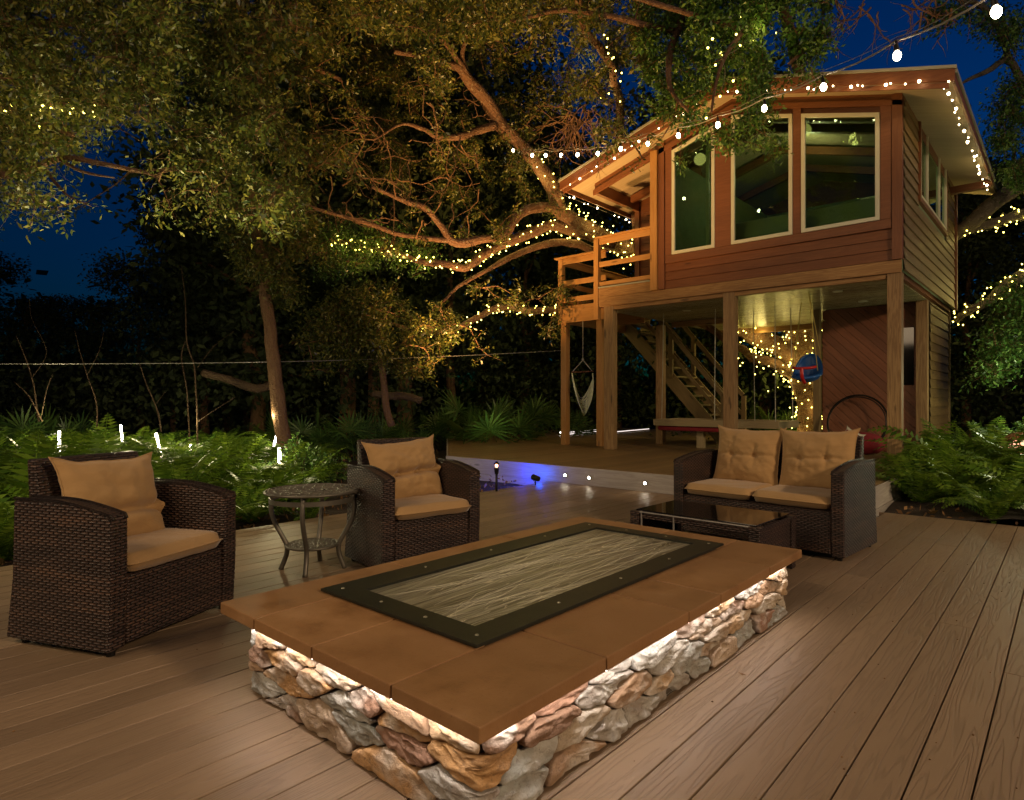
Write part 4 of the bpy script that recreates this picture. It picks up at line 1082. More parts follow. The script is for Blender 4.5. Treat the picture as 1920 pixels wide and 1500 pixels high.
def grow(tree,org,pts,nodes,rng,leafmat,leafsize,per,spread,twr=.006,name='crown',keepout=None,sub=7,spray=1.0):
    nd=np.array([n[:3] for n in nodes]); 
    P=[at(*p) for p in pts]
    if keepout: P=[p for p in P if not keepout(p)]
    # nearest first
    d0=[float(np.min(np.sum((nd-np.array(p))**2,axis=1))) for p in P]
    order=np.argsort(d0); cap=len(nd)+len(P)*5+10
    buf=np.zeros((cap,3)); buf[:len(nd)]=nd; n=len(nd)
    tw=MB(); cen=[]
    for i in order:
        p=P[i]; q=np.sum((buf[:n]-np.array(p))**2,axis=1); j=int(np.argmin(q)); a=Vector(buf[j]); L=(p-a).length
        if L<.02: continue
        L=min(L,9)
        k=5; path=[a]
        for s in range(1,k+1):
            t=s/k; w=a.lerp(p,t)
            jit=.11*L*math.sin(t*PI)
            w+=Vector((noise.noise(w*2.3),noise.noise(w*2.3+Vector((7,0,0))),noise.noise(w*2.3+Vector((0,7,0)))))*jit*2+Vector((0,0,.06*L*math.sin(t*PI)))
            path.append(w)
        r0=min(.022,twr+L*.006)
        tw.tube([x-org for x in path],[r0+(twr*.6-r0)*s/k for s in range(k+1)],4,cap=False)
        for w in path[1:]: 
            if n<cap: buf[n]=w; n+=1
        # sprays
        for s in range(sub):
            b=path[rng.randint(2,k)]; d=Vector((rng.gauss(0,1),rng.gauss(0,1),rng.gauss(-.15,.8))).normalized()*rng.uniform(.10,.34)*spray
            e=b+d; mid=b+d*.5+Vector((0,0,rng.uniform(-.03,.04)))
            tw.tube([b-org,mid-org,e-org],[twr*.45,twr*.35,twr*.2],3,cap=False)
            cen.append(tuple(e-org)); cen.append(tuple(mid-org))
    tw.build('twig',M['twig'],tree,smooth=True)
    V=leaves(cen,leafsize,.40,spread,per,.3)
    me=quads_mesh(name,V); link(name,me,leafmat,tree)
    return len(V)
rg=random.Random(3)
def inhouse(p): 
    if -1.0-6.2<p.x<-.6 and 8.5<p.y<15 and p.z<6.3: return True
    return p.x>-6.9 and p.y>8.6 and p.z<4.0
na=grow(OAK,OL,sample(950,(430,1210),rg),list(nodes),rg,M['leaf'],.064,8,.08,.0085,'crown',inhouse,8)
# right-hand greener part hanging in front of the roof: same tree, separate crown part
na+=grow(OAK,OL,sample(460,(1190,1560),rg),list(nodes),rg,M['leafg'],.06,8,.085,.006,'crown',inhouse,8,.6)
lowleaf=[(rg.gauss(x,26),rg.gauss(y,16),rg.uniform(a,b)) for x,y,a,b,n in ((620,450,11,11.5,14),(665,445,11.2,11.8,16),(700,480,11.3,11.9,16),(745,460,11.5,12,10),(650,500,11,11.6,12),(790,480,11.7,12.2,8)) for _ in range(n)]
na+=grow(OAK,OL,lowleaf,[(p.x,p.y,p.z,.02) for p in (at(a,b,c) for a,b,c,r in limbs[4])],rg,M['leafg'],.06,7,.11,.005,'crown',None,7)
# extra bare dangling twigs under the boughs
mb=MB()
for k in range(150):
    px=rg.choice([rg.uniform(1060,1120),rg.uniform(640,900),rg.uniform(1560,1800),rg.uniform(400,760)]); 
    if 1060<=px<=1120: py=rg.uniform(195,235); t=rg.uniform(9.5,10.5); L=rg.uniform(.5,1.0)
    elif px>1500: py=rg.uniform(-40,30); t=rg.uniform(7,8); L=rg.uniform(.3,.75)
    else: py=rg.uniform(190,430); t=rg.uniform(8.5,10.5); L=rg.uniform(.4,1.1)
    a=at(px,py,t); p=a.copy(); path=[p.copy()]; d=Vector((rg.gauss(0,.5),rg.gauss(0,.5),-.8 if (px>1500 or 1060<=px<=1120) else rg.gauss(-.1,.35)))
    for s in range(8):
        d+=Vector((rg.gauss(0,.35),rg.gauss(0,.35),rg.gauss(0,.25))); d.normalize(); p=p+d*L/8; path.append(p.copy())
        if s in (3,5):
            q=p.copy(); dd=(d+Vector((rg.gauss(0,.8),rg.gauss(0,.8),rg.gauss(0,.5)))).normalized(); br=[q.copy()]
            for z in range(4): q=q+dd*L*.1; dd+=Vector((rg.gauss(0,.2),rg.gauss(0,.2),0)); br.append(q.copy())
            mb.tube([x-OL for x in br],[.005,.004,.0035,.003,.002],3,cap=False)
    mb.tube([x-OL for x in path],[.011-.001*i for i in range(len(path))],4,cap=False)
mb.build('twig',M['twig'],OAK,smooth=True)

# ---------------- oak on the left, trunk outside the frame
T2=empty('live_oak',at(-700,760,6.5),0,'live oak leaning in from the left edge with a few fairy lights in its leaves','tree'); L2=T2.location.copy(); L2.z=-.16; T2.location=L2
limbs2=[[(-700,860,6.5,.2),(-640,600,6.5,.18),(-520,350,6.5,.15),(-300,230,6.4,.11),(-120,170,6.3,.08),(20,150,6.2,.05),(80,125,6.1,.035),(120,135,6.1,.03),(150,155,6.1,.02)],
 [(-300,230,6.4,.08),(-150,260,6.2,.06),(0,205,6,.035),(60,225,6,.03),(140,255,6,.02)],
 [(-150,260,6.2,.05),(0,330,5.8,.035),(110,300,5.8,.028),(180,303,5.8,.024),(240,317,5.8,.02),(285,328,5.8,.012),(298,340,5.8,.005)],
 [(110,300,5.8,.02),(150,320,5.8,.014),(215,333,5.8,.006)],
 [(60,300,5.8,.02),(110,350,5.8,.014),(130,368,5.8,.009),(172,387,5.8,.004)],
 [(-120,170,6.3,.06),(0,60,6.4,.05),(150,40,6.6,.04),(300,10,6.8,.04),(420,-30,7,.04)],
 [(140,140,6,.016),(180,215,6,.014),(215,235,6,.009),(262,264,6,.004)],
 [(300,10,6.8,.03),(330,90,7.2,.028),(250,130,7,.02),(240,175,7,.012)],
 [(420,-30,7,.04),(430,110,7.6,.035),(435,180,8,.03),(560,320,9,.02)]]
n2=[]; mb=MB(); limbs_mesh(mb,limbs2[:1],L2,4,10,.12,n2); mb.build('trunk',M['bark'],T2,smooth=True)
for L in limbs2[1:]:
    mb=MB(); limbs_mesh(mb,[L],L2,4,7,.12,n2); mb.build('branch',M['bark'],T2,smooth=True)
na+=grow(T2,L2,sample(560,(-60,450),rg),n2,rg,M['leaf'],.052,9,.085,.0055,'crown',None,7)

# ---------------- slim tree behind the ferns, leaning
def slim(name,limbs,label,cat,mat,k=4,n=9,leaf=None,group=None):
    t=empty(name,at(*limbs[0][0][:3]),0,label,cat,group); L0=t.location.copy()
    nn=[]; mb=MB(); limbs_mesh(mb,limbs[:1],L0,k,n,.06,nn); mb.build('trunk',mat,t,smooth=True)
    if len(limbs)>1:
        for L in limbs[1:]:
            mb=MB(); limbs_mesh(mb,[L],L0,k,6,.06,nn); mb.build('branch',mat,t,smooth=True)
    return t,L0,nn
t3,L3,n3=slim('garden_tree',[[(530,850,10.5,.125),(524,790,10.5,.12),(516,700,10.5,.115),(506,620,10.5,.105),(498,540,10.5,.10),(488,460,10.5,.095),(478,390,10.5,.09),(470,320,10.4,.07),(440,240,10.2,.05)],
   [(498,540,10.5,.03),(520,500,10.3,.025),(560,470,10.2,.015),(600,480,10.1,.006)],[(492,500,10.5,.03),(460,480,10.4,.02),(430,440,10.3,.01),(410,430,10.3,.005)],
   [(478,390,10.5,.04),(440,385,10.4,.03),(425,330,10.2,.02)]],'slender leaning tree with a bare brown trunk rising behind the fern bed','tree',M['bark2'])
def local(regs,n,rng,t):
    out=[]
    for _ in range(n):
        x,y,rx,ry=rng.choice(regs); out.append((rng.gauss(x,rx*.5),rng.gauss(y,ry*.5),rng.uniform(*t)))
    return out
na+=grow(t3,L3,local([(470,470,40,45),(560,455,45,30),(500,500,55,25),(450,420,45,30),(530,540,20,30),(560,420,30,30)],120,rg,(10.0,11)),n3,rg,M['leaf'],.062,7,.13,.005,'crown',None,6)
t4,L4,n4=slim('garden_tree',[[(731,800,11.5,.07),(722,740,11.5,.065),(715,680,11.5,.06),(700,640,11.5,.05),(680,600,11.5,.04)],[(700,640,11.5,.03),(650,620,11.3,.02),(610,625,11.2,.01)],[(700,640,11.5,.03),(720,600,11.4,.02),(735,570,11.3,.01)]],'small olive-leaved tree hanging below the fairy-lit lower bough','tree',M['bark2'])
na+=grow(t4,L4,local([(640,610,50,30),(690,590,40,25),(620,640,35,18),(670,650,40,18),(700,640,25,20)],130,rg,(11,12)),n4,rg,M['leaf'],.062,8,.13,.005,'crown',None,6)
# tree on the right
t5,L5,n5=slim('oak_tree',[[(2000,800,12,.3),(1990,560,12,.27),(1960,400,12,.22),(1925,315,11.8,.17),(1905,345,11.6,.155),(1860,385,11.6,.14),(1815,425,11.8,.13),(1790,445,12,.12)],
   [(1995,430,12,.13),(1920,402,11.8,.11),(1860,420,11.8,.09),(1795,438,12,.07)],
   [(2000,470,12,.13),(1925,510,11.8,.10),(1870,550,11.8,.09),(1820,580,12,.07),(1790,604,12.2,.05)],
   [(1960,400,12,.12),(1940,250,11.5,.08),(1900,120,11,.06),(1840,140,10.6,.045),(1806,156,10.4,.02)],
   [(1940,250,11.5,.06),(1890,200,10.8,.04),(1870,240,10.6,.02)],[(1900,120,11,.05),(1850,20,10,.04),(1760,-10,9,.03)]],
   'grey-limbed oak behind the right side of the tree house, wrapped in fairy lights','tree',m_bark('grey_bark',(.10,.085,.06),(.24,.21,.16)))
na+=grow(t5,L5,local([(1895,215,26,40),(1885,260,20,20),(1900,60,30,40),(1850,40,40,25),(1780,20,40,20),(1905,170,20,20),(1910,330,14,20)],150,rg,(9.6,11)),n5,rg,M['leafg'],.06,6,.13,.004,'crown',None,6)
t6,L6,n6=slim('shrub_tree',[[(1960,900,10.5,.06),(1955,760,10.5,.05),(1930,660,10.5,.04),(1900,610,10.3,.03),(1880,580,10.2,.015)],[(1930,660,10.5,.02),(1885,690,10.3,.012),(1845,710,10.1,.006)]],'green-lit leafy small tree at the right edge above the ferns','tree',M['bark2'])
na+=grow(t6,L6,local([(1890,600,30,30),(1905,650,22,30),(1880,640,30,20),(1860,690,25,20),(1900,560,20,20)],110,rg,(9.8,10.8)),n6,rg,M['leafg'],.062,7,.13,.004,'crown',None,6)
# thin saplings and dead stems in the dark
saps=[([(72,790,9.5,.012),(62,720,9.5,.011),(48,670,9.5,.009),(30,630,9.5,.006)],[(62,705,9.5,.006),(88,660,9.5,.004),(60,600,9.5,.003),(55,560,9.5,.002)]),
 ([(182,800,9.5,.010),(181,755,9.5,.009),(165,710,9.5,.008),(150,660,9.5,.006),(140,620,9.5,.003)],[(165,700,9.5,.005),(185,660,9.5,.004),(195,620,9.5,.002)]),
 ([(303,810,9.5,.011),(295,770,9.5,.010),(275,720,9.5,.008),(262,680,9.5,.004)],[(290,760,9.5,.004),(310,735,9.5,.002)]),
 ([(372,840,10,.016),(369,760,10,.015),(365,690,10,.013),(350,640,10,.011),(347,560,10,.008),(340,500,10,.004)],[(372,790,10,.008),(400,770,10,.006),(440,745,10,.004)]),
 ([(355,830,10.4,.013),(350,740,10.4,.012),(341,670,10.4,.010),(348,640,10.4,.006)],[(370,690,10.4,.006),(400,650,10.4,.004),(440,620,10.4,.002)]),
 ([(80,790,9,.010),(55,745,9,.008),(25,715,9,.004)],[(78,780,9,.006),(88,730,9,.005),(100,700,9,.002)])]
for i,(a,b) in enumerate(saps):
    slim('sapling',[a,b],'thin bare sapling stem standing in the dark behind the ferns','sapling',M['bark3'],4,6,None,'bare saplings behind the fern bed')
for i,(L,lb) in enumerate((([(380,700,12,.07),(430,712,12,.08),(480,728,12.2,.08),(515,722,12.4,.07)],'curved fallen bough behind the slender leaning tree'),([(700,738,12.5,.06),(745,742,12.5,.085),(790,752,12.5,.08)],'short fallen log lying in the dark undergrowth left of the palmettos'),)):
    mb=MB(); o0=at(*L[0][:3]); limbs_mesh(mb,[L],o0,4,10,.1); o=mb.build('fallen_log',M['bark3'],smooth=True); o.location=o0; tag(o,lb,'log')
# dark background trees
def dark_tree_mesh(seed,h,w,base=.25,n=13000,size=.16):
    rng=np.random.default_rng(seed); rp=random.Random(seed); cs=[]
    for k in range(70):
        t=rp.uniform(base,1); rad=w*(1-.55*abs(t-.55)*1.4)*rp.uniform(.1,1)*.5; a=rp.uniform(0,2*PI)
        cs.append((rad*math.cos(a),rad*math.sin(a),h*t))
    cs=np.array(cs); idx=rng.integers(0,len(cs),n); c=cs[idx]+rng.normal(0,1,(n,3)).clip(-1.7,1.7)*np.array([.36,.36,.26])*w/4.5
    return quads_mesh('crown',leaves(c,size,.5,.1,1,.4,rng)),cs
DM=[dark_tree_mesh(101+i,10,4.6+.5*i,.12 if i%2 else .25) for i in range(3)]
trk=[]
for i in range(3):
    mb=MB(); mb.tube([(noise.noise((i*5,0,z*.5))*.25,noise.noise((0,i*5,z*.5))*.25,z) for z in np.linspace(-.3,9.4,14)],[.17-.011*k for k in range(14)],8)
    for c in DM[i][1][::6]: mb.tube([(0,0,c[2]*.85),tuple(np.array(c)*[.5,.5,1]),tuple(c)],[.05,.035,.012],5)
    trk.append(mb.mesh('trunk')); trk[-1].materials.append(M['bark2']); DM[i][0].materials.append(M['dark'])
spec=[(-150,17,.52,1.2),(-40,22,.62,1),(50,21,.44,.9),(110,24,.50,.8),(185,22,.46,.9),(262,20,.56,.8),(325,18,.62,.6),(385,17,.80,.8),(430,21,1.2,1.0),(470,20,1.35,1.3),(480,16,1.0,1.2),(560,24,1.6,1.5),(650,17,1.15,1.4),(760,18,1.3,1.3),(900,24,1.6,1.4),(1090,22,.9,1.0),(520,18,1.1,1.3),(610,22,1.3,1.5),(700,17,.92,1.1),(765,22,1.2,1.2),(845,17,.86,.9),(905,21,1.0,1.1),(985,19,.80,.9),(1020,24,1.25,1.1),(1120,26,1.05,1.2),(1160,20,.60,.8),(1240,24,1.2,1.2),(1330,22,1.2,1.3),(1430,20,1.0,1.3),(1560,22,1.1,1.4),(1700,22,1.1,1.4),(1815,18,.72,.9),(1880,22,.85,1.0),(1960,18,.85,1.2),(1850,27,1.1,1.1)]
for i,(px,t,s,wd) in enumerate(spec):
    p=at(px,750,t); k=i%3
    e=empty('forest_tree',(p.x,p.y,-.16),i*1.3,'dark tree standing among others in the unlit wood behind the garden','tree','dark trees of the wood')
    e.scale=(wd*s**.4,wd*s**.4,s)
    a=bpy.data.objects.new('trunk',trk[k]); COL.objects.link(a); a.parent=e
    b=bpy.data.objects.new('crown',DM[k][0]); COL.objects.link(b); b.parent=e
# undergrowth that reads as one dark mass
rng=np.random.default_rng(77); cs=[]
for k in range(900):
    px=rng.uniform(-500,2400); t=rng.uniform(14,30); p=at(px,750,t); hgt=rng.uniform(.2,4.0)*(.6 if px<320 else 1)*(.6+.5*noise.noise((px*.01,t*.2,0))+.25)
    cs.append((p.x,p.y,hgt-.2))
cs=np.array(cs); c=cs[rng.integers(0,len(cs),80000)]+rng.normal(0,1,(80000,3))*np.array([.55,.55,.42]); c[:,2]=np.maximum(c[:,2],-.1)
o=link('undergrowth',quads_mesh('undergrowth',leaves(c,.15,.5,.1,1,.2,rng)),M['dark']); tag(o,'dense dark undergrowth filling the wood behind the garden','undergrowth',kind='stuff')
rng=np.random.default_rng(78); N=26000; pxs=rng.uniform(-900,2800,N); tt=rng.uniform(31,38,N)
hh=np.abs(rng.normal(0,1,N))*1.8*(1+.5*np.sin(pxs*.013)+.35*np.sin(pxs*.041))
P=np.array([at(a,750,b) for a,b in zip(pxs,tt)]); P[:,2]=np.maximum(hh,-.1)
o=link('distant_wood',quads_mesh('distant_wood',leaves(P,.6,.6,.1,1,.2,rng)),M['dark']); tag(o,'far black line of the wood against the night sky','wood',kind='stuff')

# ---------------- ferns
def fern_mesh(seed,nf=13,L=.85,npn=21):
    rp=random.Random(seed); Q=[]
    for f in range(nf):
        az=2*PI*f/nf+rp.uniform(-.3,.3); ln=L*rp.uniform(.7,1.15); el=rp.uniform(.75,1.35); curl=rp.uniform(1.0,2.0)
        d=Vector((math.cos(az),math.sin(az),0)); side=Vector((-math.sin(az),math.cos(az),0)); p=Vector((0,0,0)); pts=[p.copy()]; ang=el; n=npn
        tw=rp.uniform(-.4,.4)
        for k in range(n):
            ang-=curl/n*(.4+1.2*k/n); p=p+(d*math.cos(ang)+Vector((0,0,math.sin(ang))))*ln/n; pts.append(p.copy())
        for k in range(2,n):
            t=k/n; tg=(pts[k+1]-pts[k-1]).normalized(); w=ln*.21*math.sin(PI*min(1,t*.93+.07))**.7*(1-.35*t)
            up=side.cross(tg)
            for s in (-1,1):
                sd=(side*s*math.cos(tw)+up*math.sin(tw)*s).normalized()
                dr=(sd+tg*.35-Vector((0,0,.18))).normalized(); b=pts[k]; e=b+dr*w; mid=b+dr*w*.4; hw=tg*(ln/n*.46)
                Q.append([b,mid+hw+up*.004,e,mid-hw+up*.004])
        for k in range(n):
            a,b=pts[k],pts[k+1]; wv=side*.0035; Q.append([a-wv,a+wv,b+wv*.8,b-wv*.8])
    return quads_mesh('fern',np.array([[tuple(v) for v in q] for q in Q]))
FM=[fern_mesh(i,12+i,.85) for i in range(4)]
for f in FM: f.materials.append(M['fern'])
def put_fern(x,y,z,s,label,group):
    o=bpy.data.objects.new('fern',FM[random.randrange(4)]); COL.objects.link(o); o.location=(x,y,z); o.rotation_euler=(random.uniform(-.15,.15),random.uniform(-.15,.15),random.uniform(0,6.28)); o.scale=(s,s,s*random.uniform(.95,1.25)); tag(o,label,'fern',group)
random.seed(21); n=0; used=[]; tries=0
while n<150 and tries<9000:
    tries+=1
    x=random.uniform(-13.2,-5.5); y=random.uniform(.4,6.2); px,py,w=proj(x,y,0)
    if not(-60<px<585) or any((x-a)**2+(y-b)**2<.085 for a,b in used): continue
    if x<-9.5 and random.random()<.35: continue
    edge=max(0,min(1,(-5.5-x)/1.2)); used.append((x,y)); 
    s=(.62+.42*edge)*random.uniform(.8,1.15)*(1.0 if px<420 else .85)
    put_fern(x,y,-.10,s,'lit green fern in the bed along the left edge of the deck','ferns in the left bed'); n+=1
n=0; tries=0
while n<62 and tries<4000:
    tries+=1
    x=random.uniform(-1.3,2.2); y=random.uniform(7.35,11.5); px,py,w=proj(x,y,0)
    if not(1690<px<2050) or any((x-a)**2+(y-b)**2<.09 for a,b in used): continue
    if px<1800 and y<8.0: continue
    used.append((x,y)); s=random.uniform(.8,1.15)*(.6 if y<7.9 else .95 if y<8.8 else 1.25)
    put_fern(x,y,-.06,s,'green fern in the mulch bed right of the raised deck','ferns in the right bed'); n+=1
print('ferns',n,len(used))
# leafy shrub lit by the path lights
def shrub(px,t,z,h,w,nl,mat,label,seed):
    rp=random.Random(seed); p=at(px,750,t); e=empty('shrub',(p.x,p.y,z),0,label,'shrub'); mb=MB(); cs=[]
    for k in range(34):
        a=rp.uniform(0,2*PI); r=w*.5*rp.random()**.6; tip=Vector((r*math.cos(a),r*math.sin(a),h*rp.uniform(.35,1)*(1-.35*r/(w*.5))))
        mb.tube([(0,0,0),tuple(tip*.5+Vector((0,0,.08))),tuple(tip)],[.008,.005,.002],4)
        for j in range(9): 
            q=rp.uniform(.35,1.02); cs.append(tuple(tip*q+Vector((rp.gauss(0,.03),rp.gauss(0,.03),.06*(1-q)))))
    mb.build('stem',M['bark2'],e); link('foliage',quads_mesh('foliage',leaves(cs,.05,.5,.07,nl,-.1,np.random.default_rng(seed))),mat,e)
shrub(555,7.9,-.12,.78,.95,12,M['leafg'],'glossy small-leaved shrub lit white beside the upright glow tube',4)
shrub(600,8.6,-.12,.6,.8,9,M['leafg'],'small-leaved shrub at the right end of the fern bed',5)
shrub(1752,8.6,-.08,.75,.9,11,M['leafg'],'leafy shrub at the foot of the tree house corner post in the right bed',6)
shrub(1840,8.0,-.08,.62,1.0,11,M['leafg'],'leafy shrub low in the middle of the right bed',7)
shrub(1895,9.3,-.08,1.15,1.1,13,M['leafg'],'taller leafy shrub behind the woven ball lamp',8)
# palmettos
def palm_mesh(seed,nf=8):
    rp=random.Random(seed); Q=[]
    for f in range(nf):
        az=2*PI*f/nf+rp.uniform(-.3,.3); el=rp.uniform(.45,1.35); sl=rp.uniform(.45,.8); d=Vector((math.cos(az)*math.cos(el),math.sin(az)*math.cos(el),math.sin(el))); c=d*sl
        sd=Vector((-math.sin(az),math.cos(az),0)); up=sd.cross(d)*-1
        Q.append([-sd*.006,sd*.006,c+sd*.005,c-sd*.005])
        fl=rp.uniform(.42,.62); nn=17
        tilt=rp.uniform(-.5,.6); d2=(d*math.cos(tilt)+up*math.sin(tilt)).normalized()
        for k in range(nn):
            a=-2.0+4.0*k/(nn-1); l=fl*(1-.10*abs(a))*rp.uniform(.9,1.05); dr=(d2*math.cos(a)+sd*math.sin(a)).normalized(); dr.z-=.10*abs(a); 
            pr=dr.cross(up).normalized()*l*.045; e=c+dr*l+Vector((0,0,-.05*l)); mid=c+dr*l*.5
            Q.append([c,mid+pr,e,mid-pr])
    return quads_mesh('palmetto',np.array([[tuple(v) for v in q] for q in Q]))
PMs=[palm_mesh(i) for i in range(3)]
for f in PMs: f.materials.append(M['palm'])
for i,(px,t,z,s) in enumerate([(905,13,.0,1.35),(870,14,-.1,1.1),(940,13.6,-.1,1.2),(1000,14.5,0,1.25),(830,14.5,-.1,1),(565,12.5,.0,1.0),(620,12,-.1,.9),(665,11.5,-.1,1),(700,12.5,-.1,.9),(740,13.5,-.1,.9),(40,11,-.1,1),(120,12,0,1.0),(1075,16,-.1,1.1),(1790,12.2,-.1,.6),(1440,15.5,-.1,1.2),(1480,15,-.1,1.1),(780,12.0,-.15,.7)]):
    p=at(px,750,t); o=bpy.data.objects.new('palmetto',PMs[i%3]); COL.objects.link(o); o.location=(p.x,p.y,z); o.rotation_euler=(0,0,i*1.7); o.scale=(s,s,s)
    tag(o,'fan-leaved palmetto clump growing in the dark wood behind the deck','palmetto','palmettos behind the deck')
# fallen leaves on the beds
rng=np.random.default_rng(5); N=5200; C=np.stack([rng.uniform(-13,-5.35,N),rng.uniform(.5,9.5,N),np.full(N,.0)],1); C2=np.stack([rng.uniform(-1.35,4,N//2),rng.uniform(7.1,11,N//2),np.full(N//2,-.02)],1)
for a in (C,): 
    for i in range(len(a)): a[i,2]=-.10+.05*noise.noise((a[i,0]*1.1,a[i,1]*1.1,3))+.06
o=link('leaf_litter',quads_mesh('leaf_litter',leaves(np.concatenate([C,C2]),.06,.5,.03,1,0,rng)),M['dry']); tag(o,'dry brown leaf litter scattered over the planting beds','leaf litter',kind='stuff')
print('leaves',na)
# ================================================================ LIGHTS OF THE PLACE, PLUS ADDED FILL
# festoon string
fb=[(962,282,12.4),(998,291,11.8),(1023,291,11.3),(1052,291,10.8),(1083,290,10.2),(1121,288,9.6),(1164,279,9.0),(1215,269,8.4),(1272,254,7.75),(1346,234,7.0),(1433,203,6.2),(1544,163,5.2),(1682,104,4.25),(1868,22,3.3)]
P=[at(*p) for p in fb]
F=empty('festoon_string',P[4],0,'string of large warm festoon bulbs running from the oak up to the top right corner','string lights'); F0=P[4].copy()
tops=[p+Vector((0,0,.10)) for p in P]
wire=[]
for a,b in zip(tops,tops[1:]):
    for q in (0,.25,.5,.75): wire.append(a.lerp(b,q)-Vector((0,0,.03*math.sin(q*PI))))
wire.append(tops[-1])
m=MB(); m.tube([w-F0 for w in wire],.0065,6); m.build('wire',M['wire'],F,smooth=True)
m=MB(); m.tube([w-F0+Vector((0,0,.035+.012*math.sin(i))) for i,w in enumerate(wire)],.0025,5); m.build('support_cable',M['grey_wire'],F,smooth=True)
bm_=MB(); bm_.sphere((0,0,-.002),.025,12,9,(1,1,1.28)); bme=bm_.mesh('bulb'); bme.materials.append(M['bulb']); bme.polygons.foreach_set('use_smooth',[True]*len(bme.polygons))
sk=MB(); sk.tube([(0,0,.03),(0,0,.075)],[.017,.013],10); sk.tube([(0,0,.075),(0,0,.1)],.006,6); skm=sk.mesh('socket'); skm.materials.append(M['black_metal'])
for p in P:
    b=bpy.data.objects.new('bulb',bme); COL.objects.link(b); b.parent=F; b.location=p-F0; b.rotation_euler=(random.uniform(-.2,.2),random.uniform(-.2,.2),0)
    s=bpy.data.objects.new('socket',skm); COL.objects.link(s); s.parent=b
# fairy lights
def bulbmesh(r,mat):
    q=MB(); q.sphere((0,0,0),r,5,4); me=q.mesh('bulb'); me.materials.append(mat); return me
FB=bulbmesh(.013,M['fairy']); FBs=bulbmesh(.0105,M['fairyw']); FBl=bulbmesh(.019,M['fairyw'])
def fairy(pts,rad,n,label,group,seed=0,lampw=0,mats=(None,),wraps=8,wirer=.0025,spread=.015,bulb=None,below=0):
    n=min(n,100); C=catmull(pts,6); rp=random.Random(seed); o0=C[0].copy()
    e=empty('fairy_lights',o0,0,label,'fairy lights',group)
    L=[0]
    for a,b in zip(C,C[1:]): L.append(L[-1]+(b-a).length)
    def pos(s):
        s*=L[-1]; i=0
        while i<len(L)-2 and L[i+1]<s: i+=1
        q=(s-L[i])/max(1e-6,L[i+1]-L[i]); return C[i].lerp(C[i+1],q),(C[i+1]-C[i]).normalized(), i+q
    def rr_(x):
        if not hasattr(rad,'__len__'): return rad
        f=x/6; i=min(int(f),len(rad)-2); return rad[i]+(rad[i+1]-rad[i])*min(1,f-i)
    W=[]
    K=n*3 if wraps else n*2
    for k in range(K+1):
        c,t,x=pos(k/K); 
        if wraps:
            a=2*PI*wraps*k/K; u=t.cross(Vector((0,0,1))).normalized(); v=u.cross(t); W.append(c+(u*math.cos(a)+v*math.sin(a))*(rr_(x)*1.08+.006))
        else: W.append(c)
    m=MB(); m.tube([w-o0 for w in W],wirer,3,cap=False); m.build('wire',M['wire'],e)
    if lampw:
        nl=max(2,n//16)
        for k in range(nl):
            p=W[int((k+.5)/nl*K)]; c,t,x=pos((k+.5)/nl); q=(p-c); p=c+(q.normalized()*.16 if q.length>.001 else Vector((0,0,-.15)))+q
            lamp('POINT','fairy_glow',p,lampw,(1,.76,.22),shadow_soft_size=.10)
    for k in range(n):
        w=W[min(K,int((k+.5)/n*K)+rp.randint(-1,1))]-o0+Vector((rp.gauss(0,spread),rp.gauss(0,spread),rp.gauss(0,spread)-below))
        b=bpy.data.objects.new('bulb',bulb(k) if bulb else FB); COL.objects.link(b); b.parent=e; b.location=w
G='fairy lights wound round the oak limbs'
def wrap(idx,a,b,n,label,seed,wraps=9,spread=.025,lim=None,off=0):
    L=(lim or limbs)[idx][a:b]
    fairy([at(p[0],p[1],p[2]) for p in L],[p[3]+off for p in L],n,label,G,seed,3.2,wraps=wraps,spread=spread)
wrap(0,7,10,100,'dense fairy lights on the oak limb beside the balcony rail',1,14,.06)
wrap(0,9,12,30,'fairy lights climbing the oak limb towards the festoon string',2,5,.05)
wrap(4,0,5,100,'fairy lights on the upper bough just left of the balcony',3,12,.04)
wrap(4,4,10,100,'fairy lights along the long bough reaching left in the middle',4,12,.035)
wrap(6,1,8,100,'fairy lights on the wavy lower bough below the others',5,14,.03)
wrap(0,0,3,90,'fairy lights on the oak trunk behind the sofa',6,7,.05)
wrap(0,2,6,100,'fairy lights on the thick bough under the tree house floor',7,10,.07)
wrap(1,0,3,100,'fairy lights on the upright oak stem behind the toddler swing',8,8,.06)
wrap(2,0,3,60,'fairy lights on the lower fork of the oak behind the daybed ropes',14,5,.16)
wrap(10,1,5,14,'few fairy lights in the leaves above the roof ridge at left',9,4,.12)
wrap(13,0,5,40,'fairy lights in the green leaves hanging over the roof',10,6,.10,off=.05)
rl=[[(1995,430,12,.13),(1920,402,11.8,.11),(1860,420,11.8,.09),(1795,438,12,.07)],[(2000,470,12,.13),(1925,510,11.8,.10),(1870,550,11.8,.09),(1820,580,12,.07),(1790,604,12.2,.05)]]
wrap(0,0,4,90,'upper band of fairy lights on the right-hand oak',11,10,.05,lim=rl); wrap(1,0,5,100,'lower band of fairy lights on the right-hand oak',12,12,.05,lim=rl)
fairy([at(-30,210,5.95),at(0,208,5.95),at(60,212,5.95),at(130,203,5.95),at(195,211,5.95)],.03,22,'few fairy lights in the leaves at the left edge','fairy lights wound round the oak limbs',13,2.0,wraps=4,spread=.03)
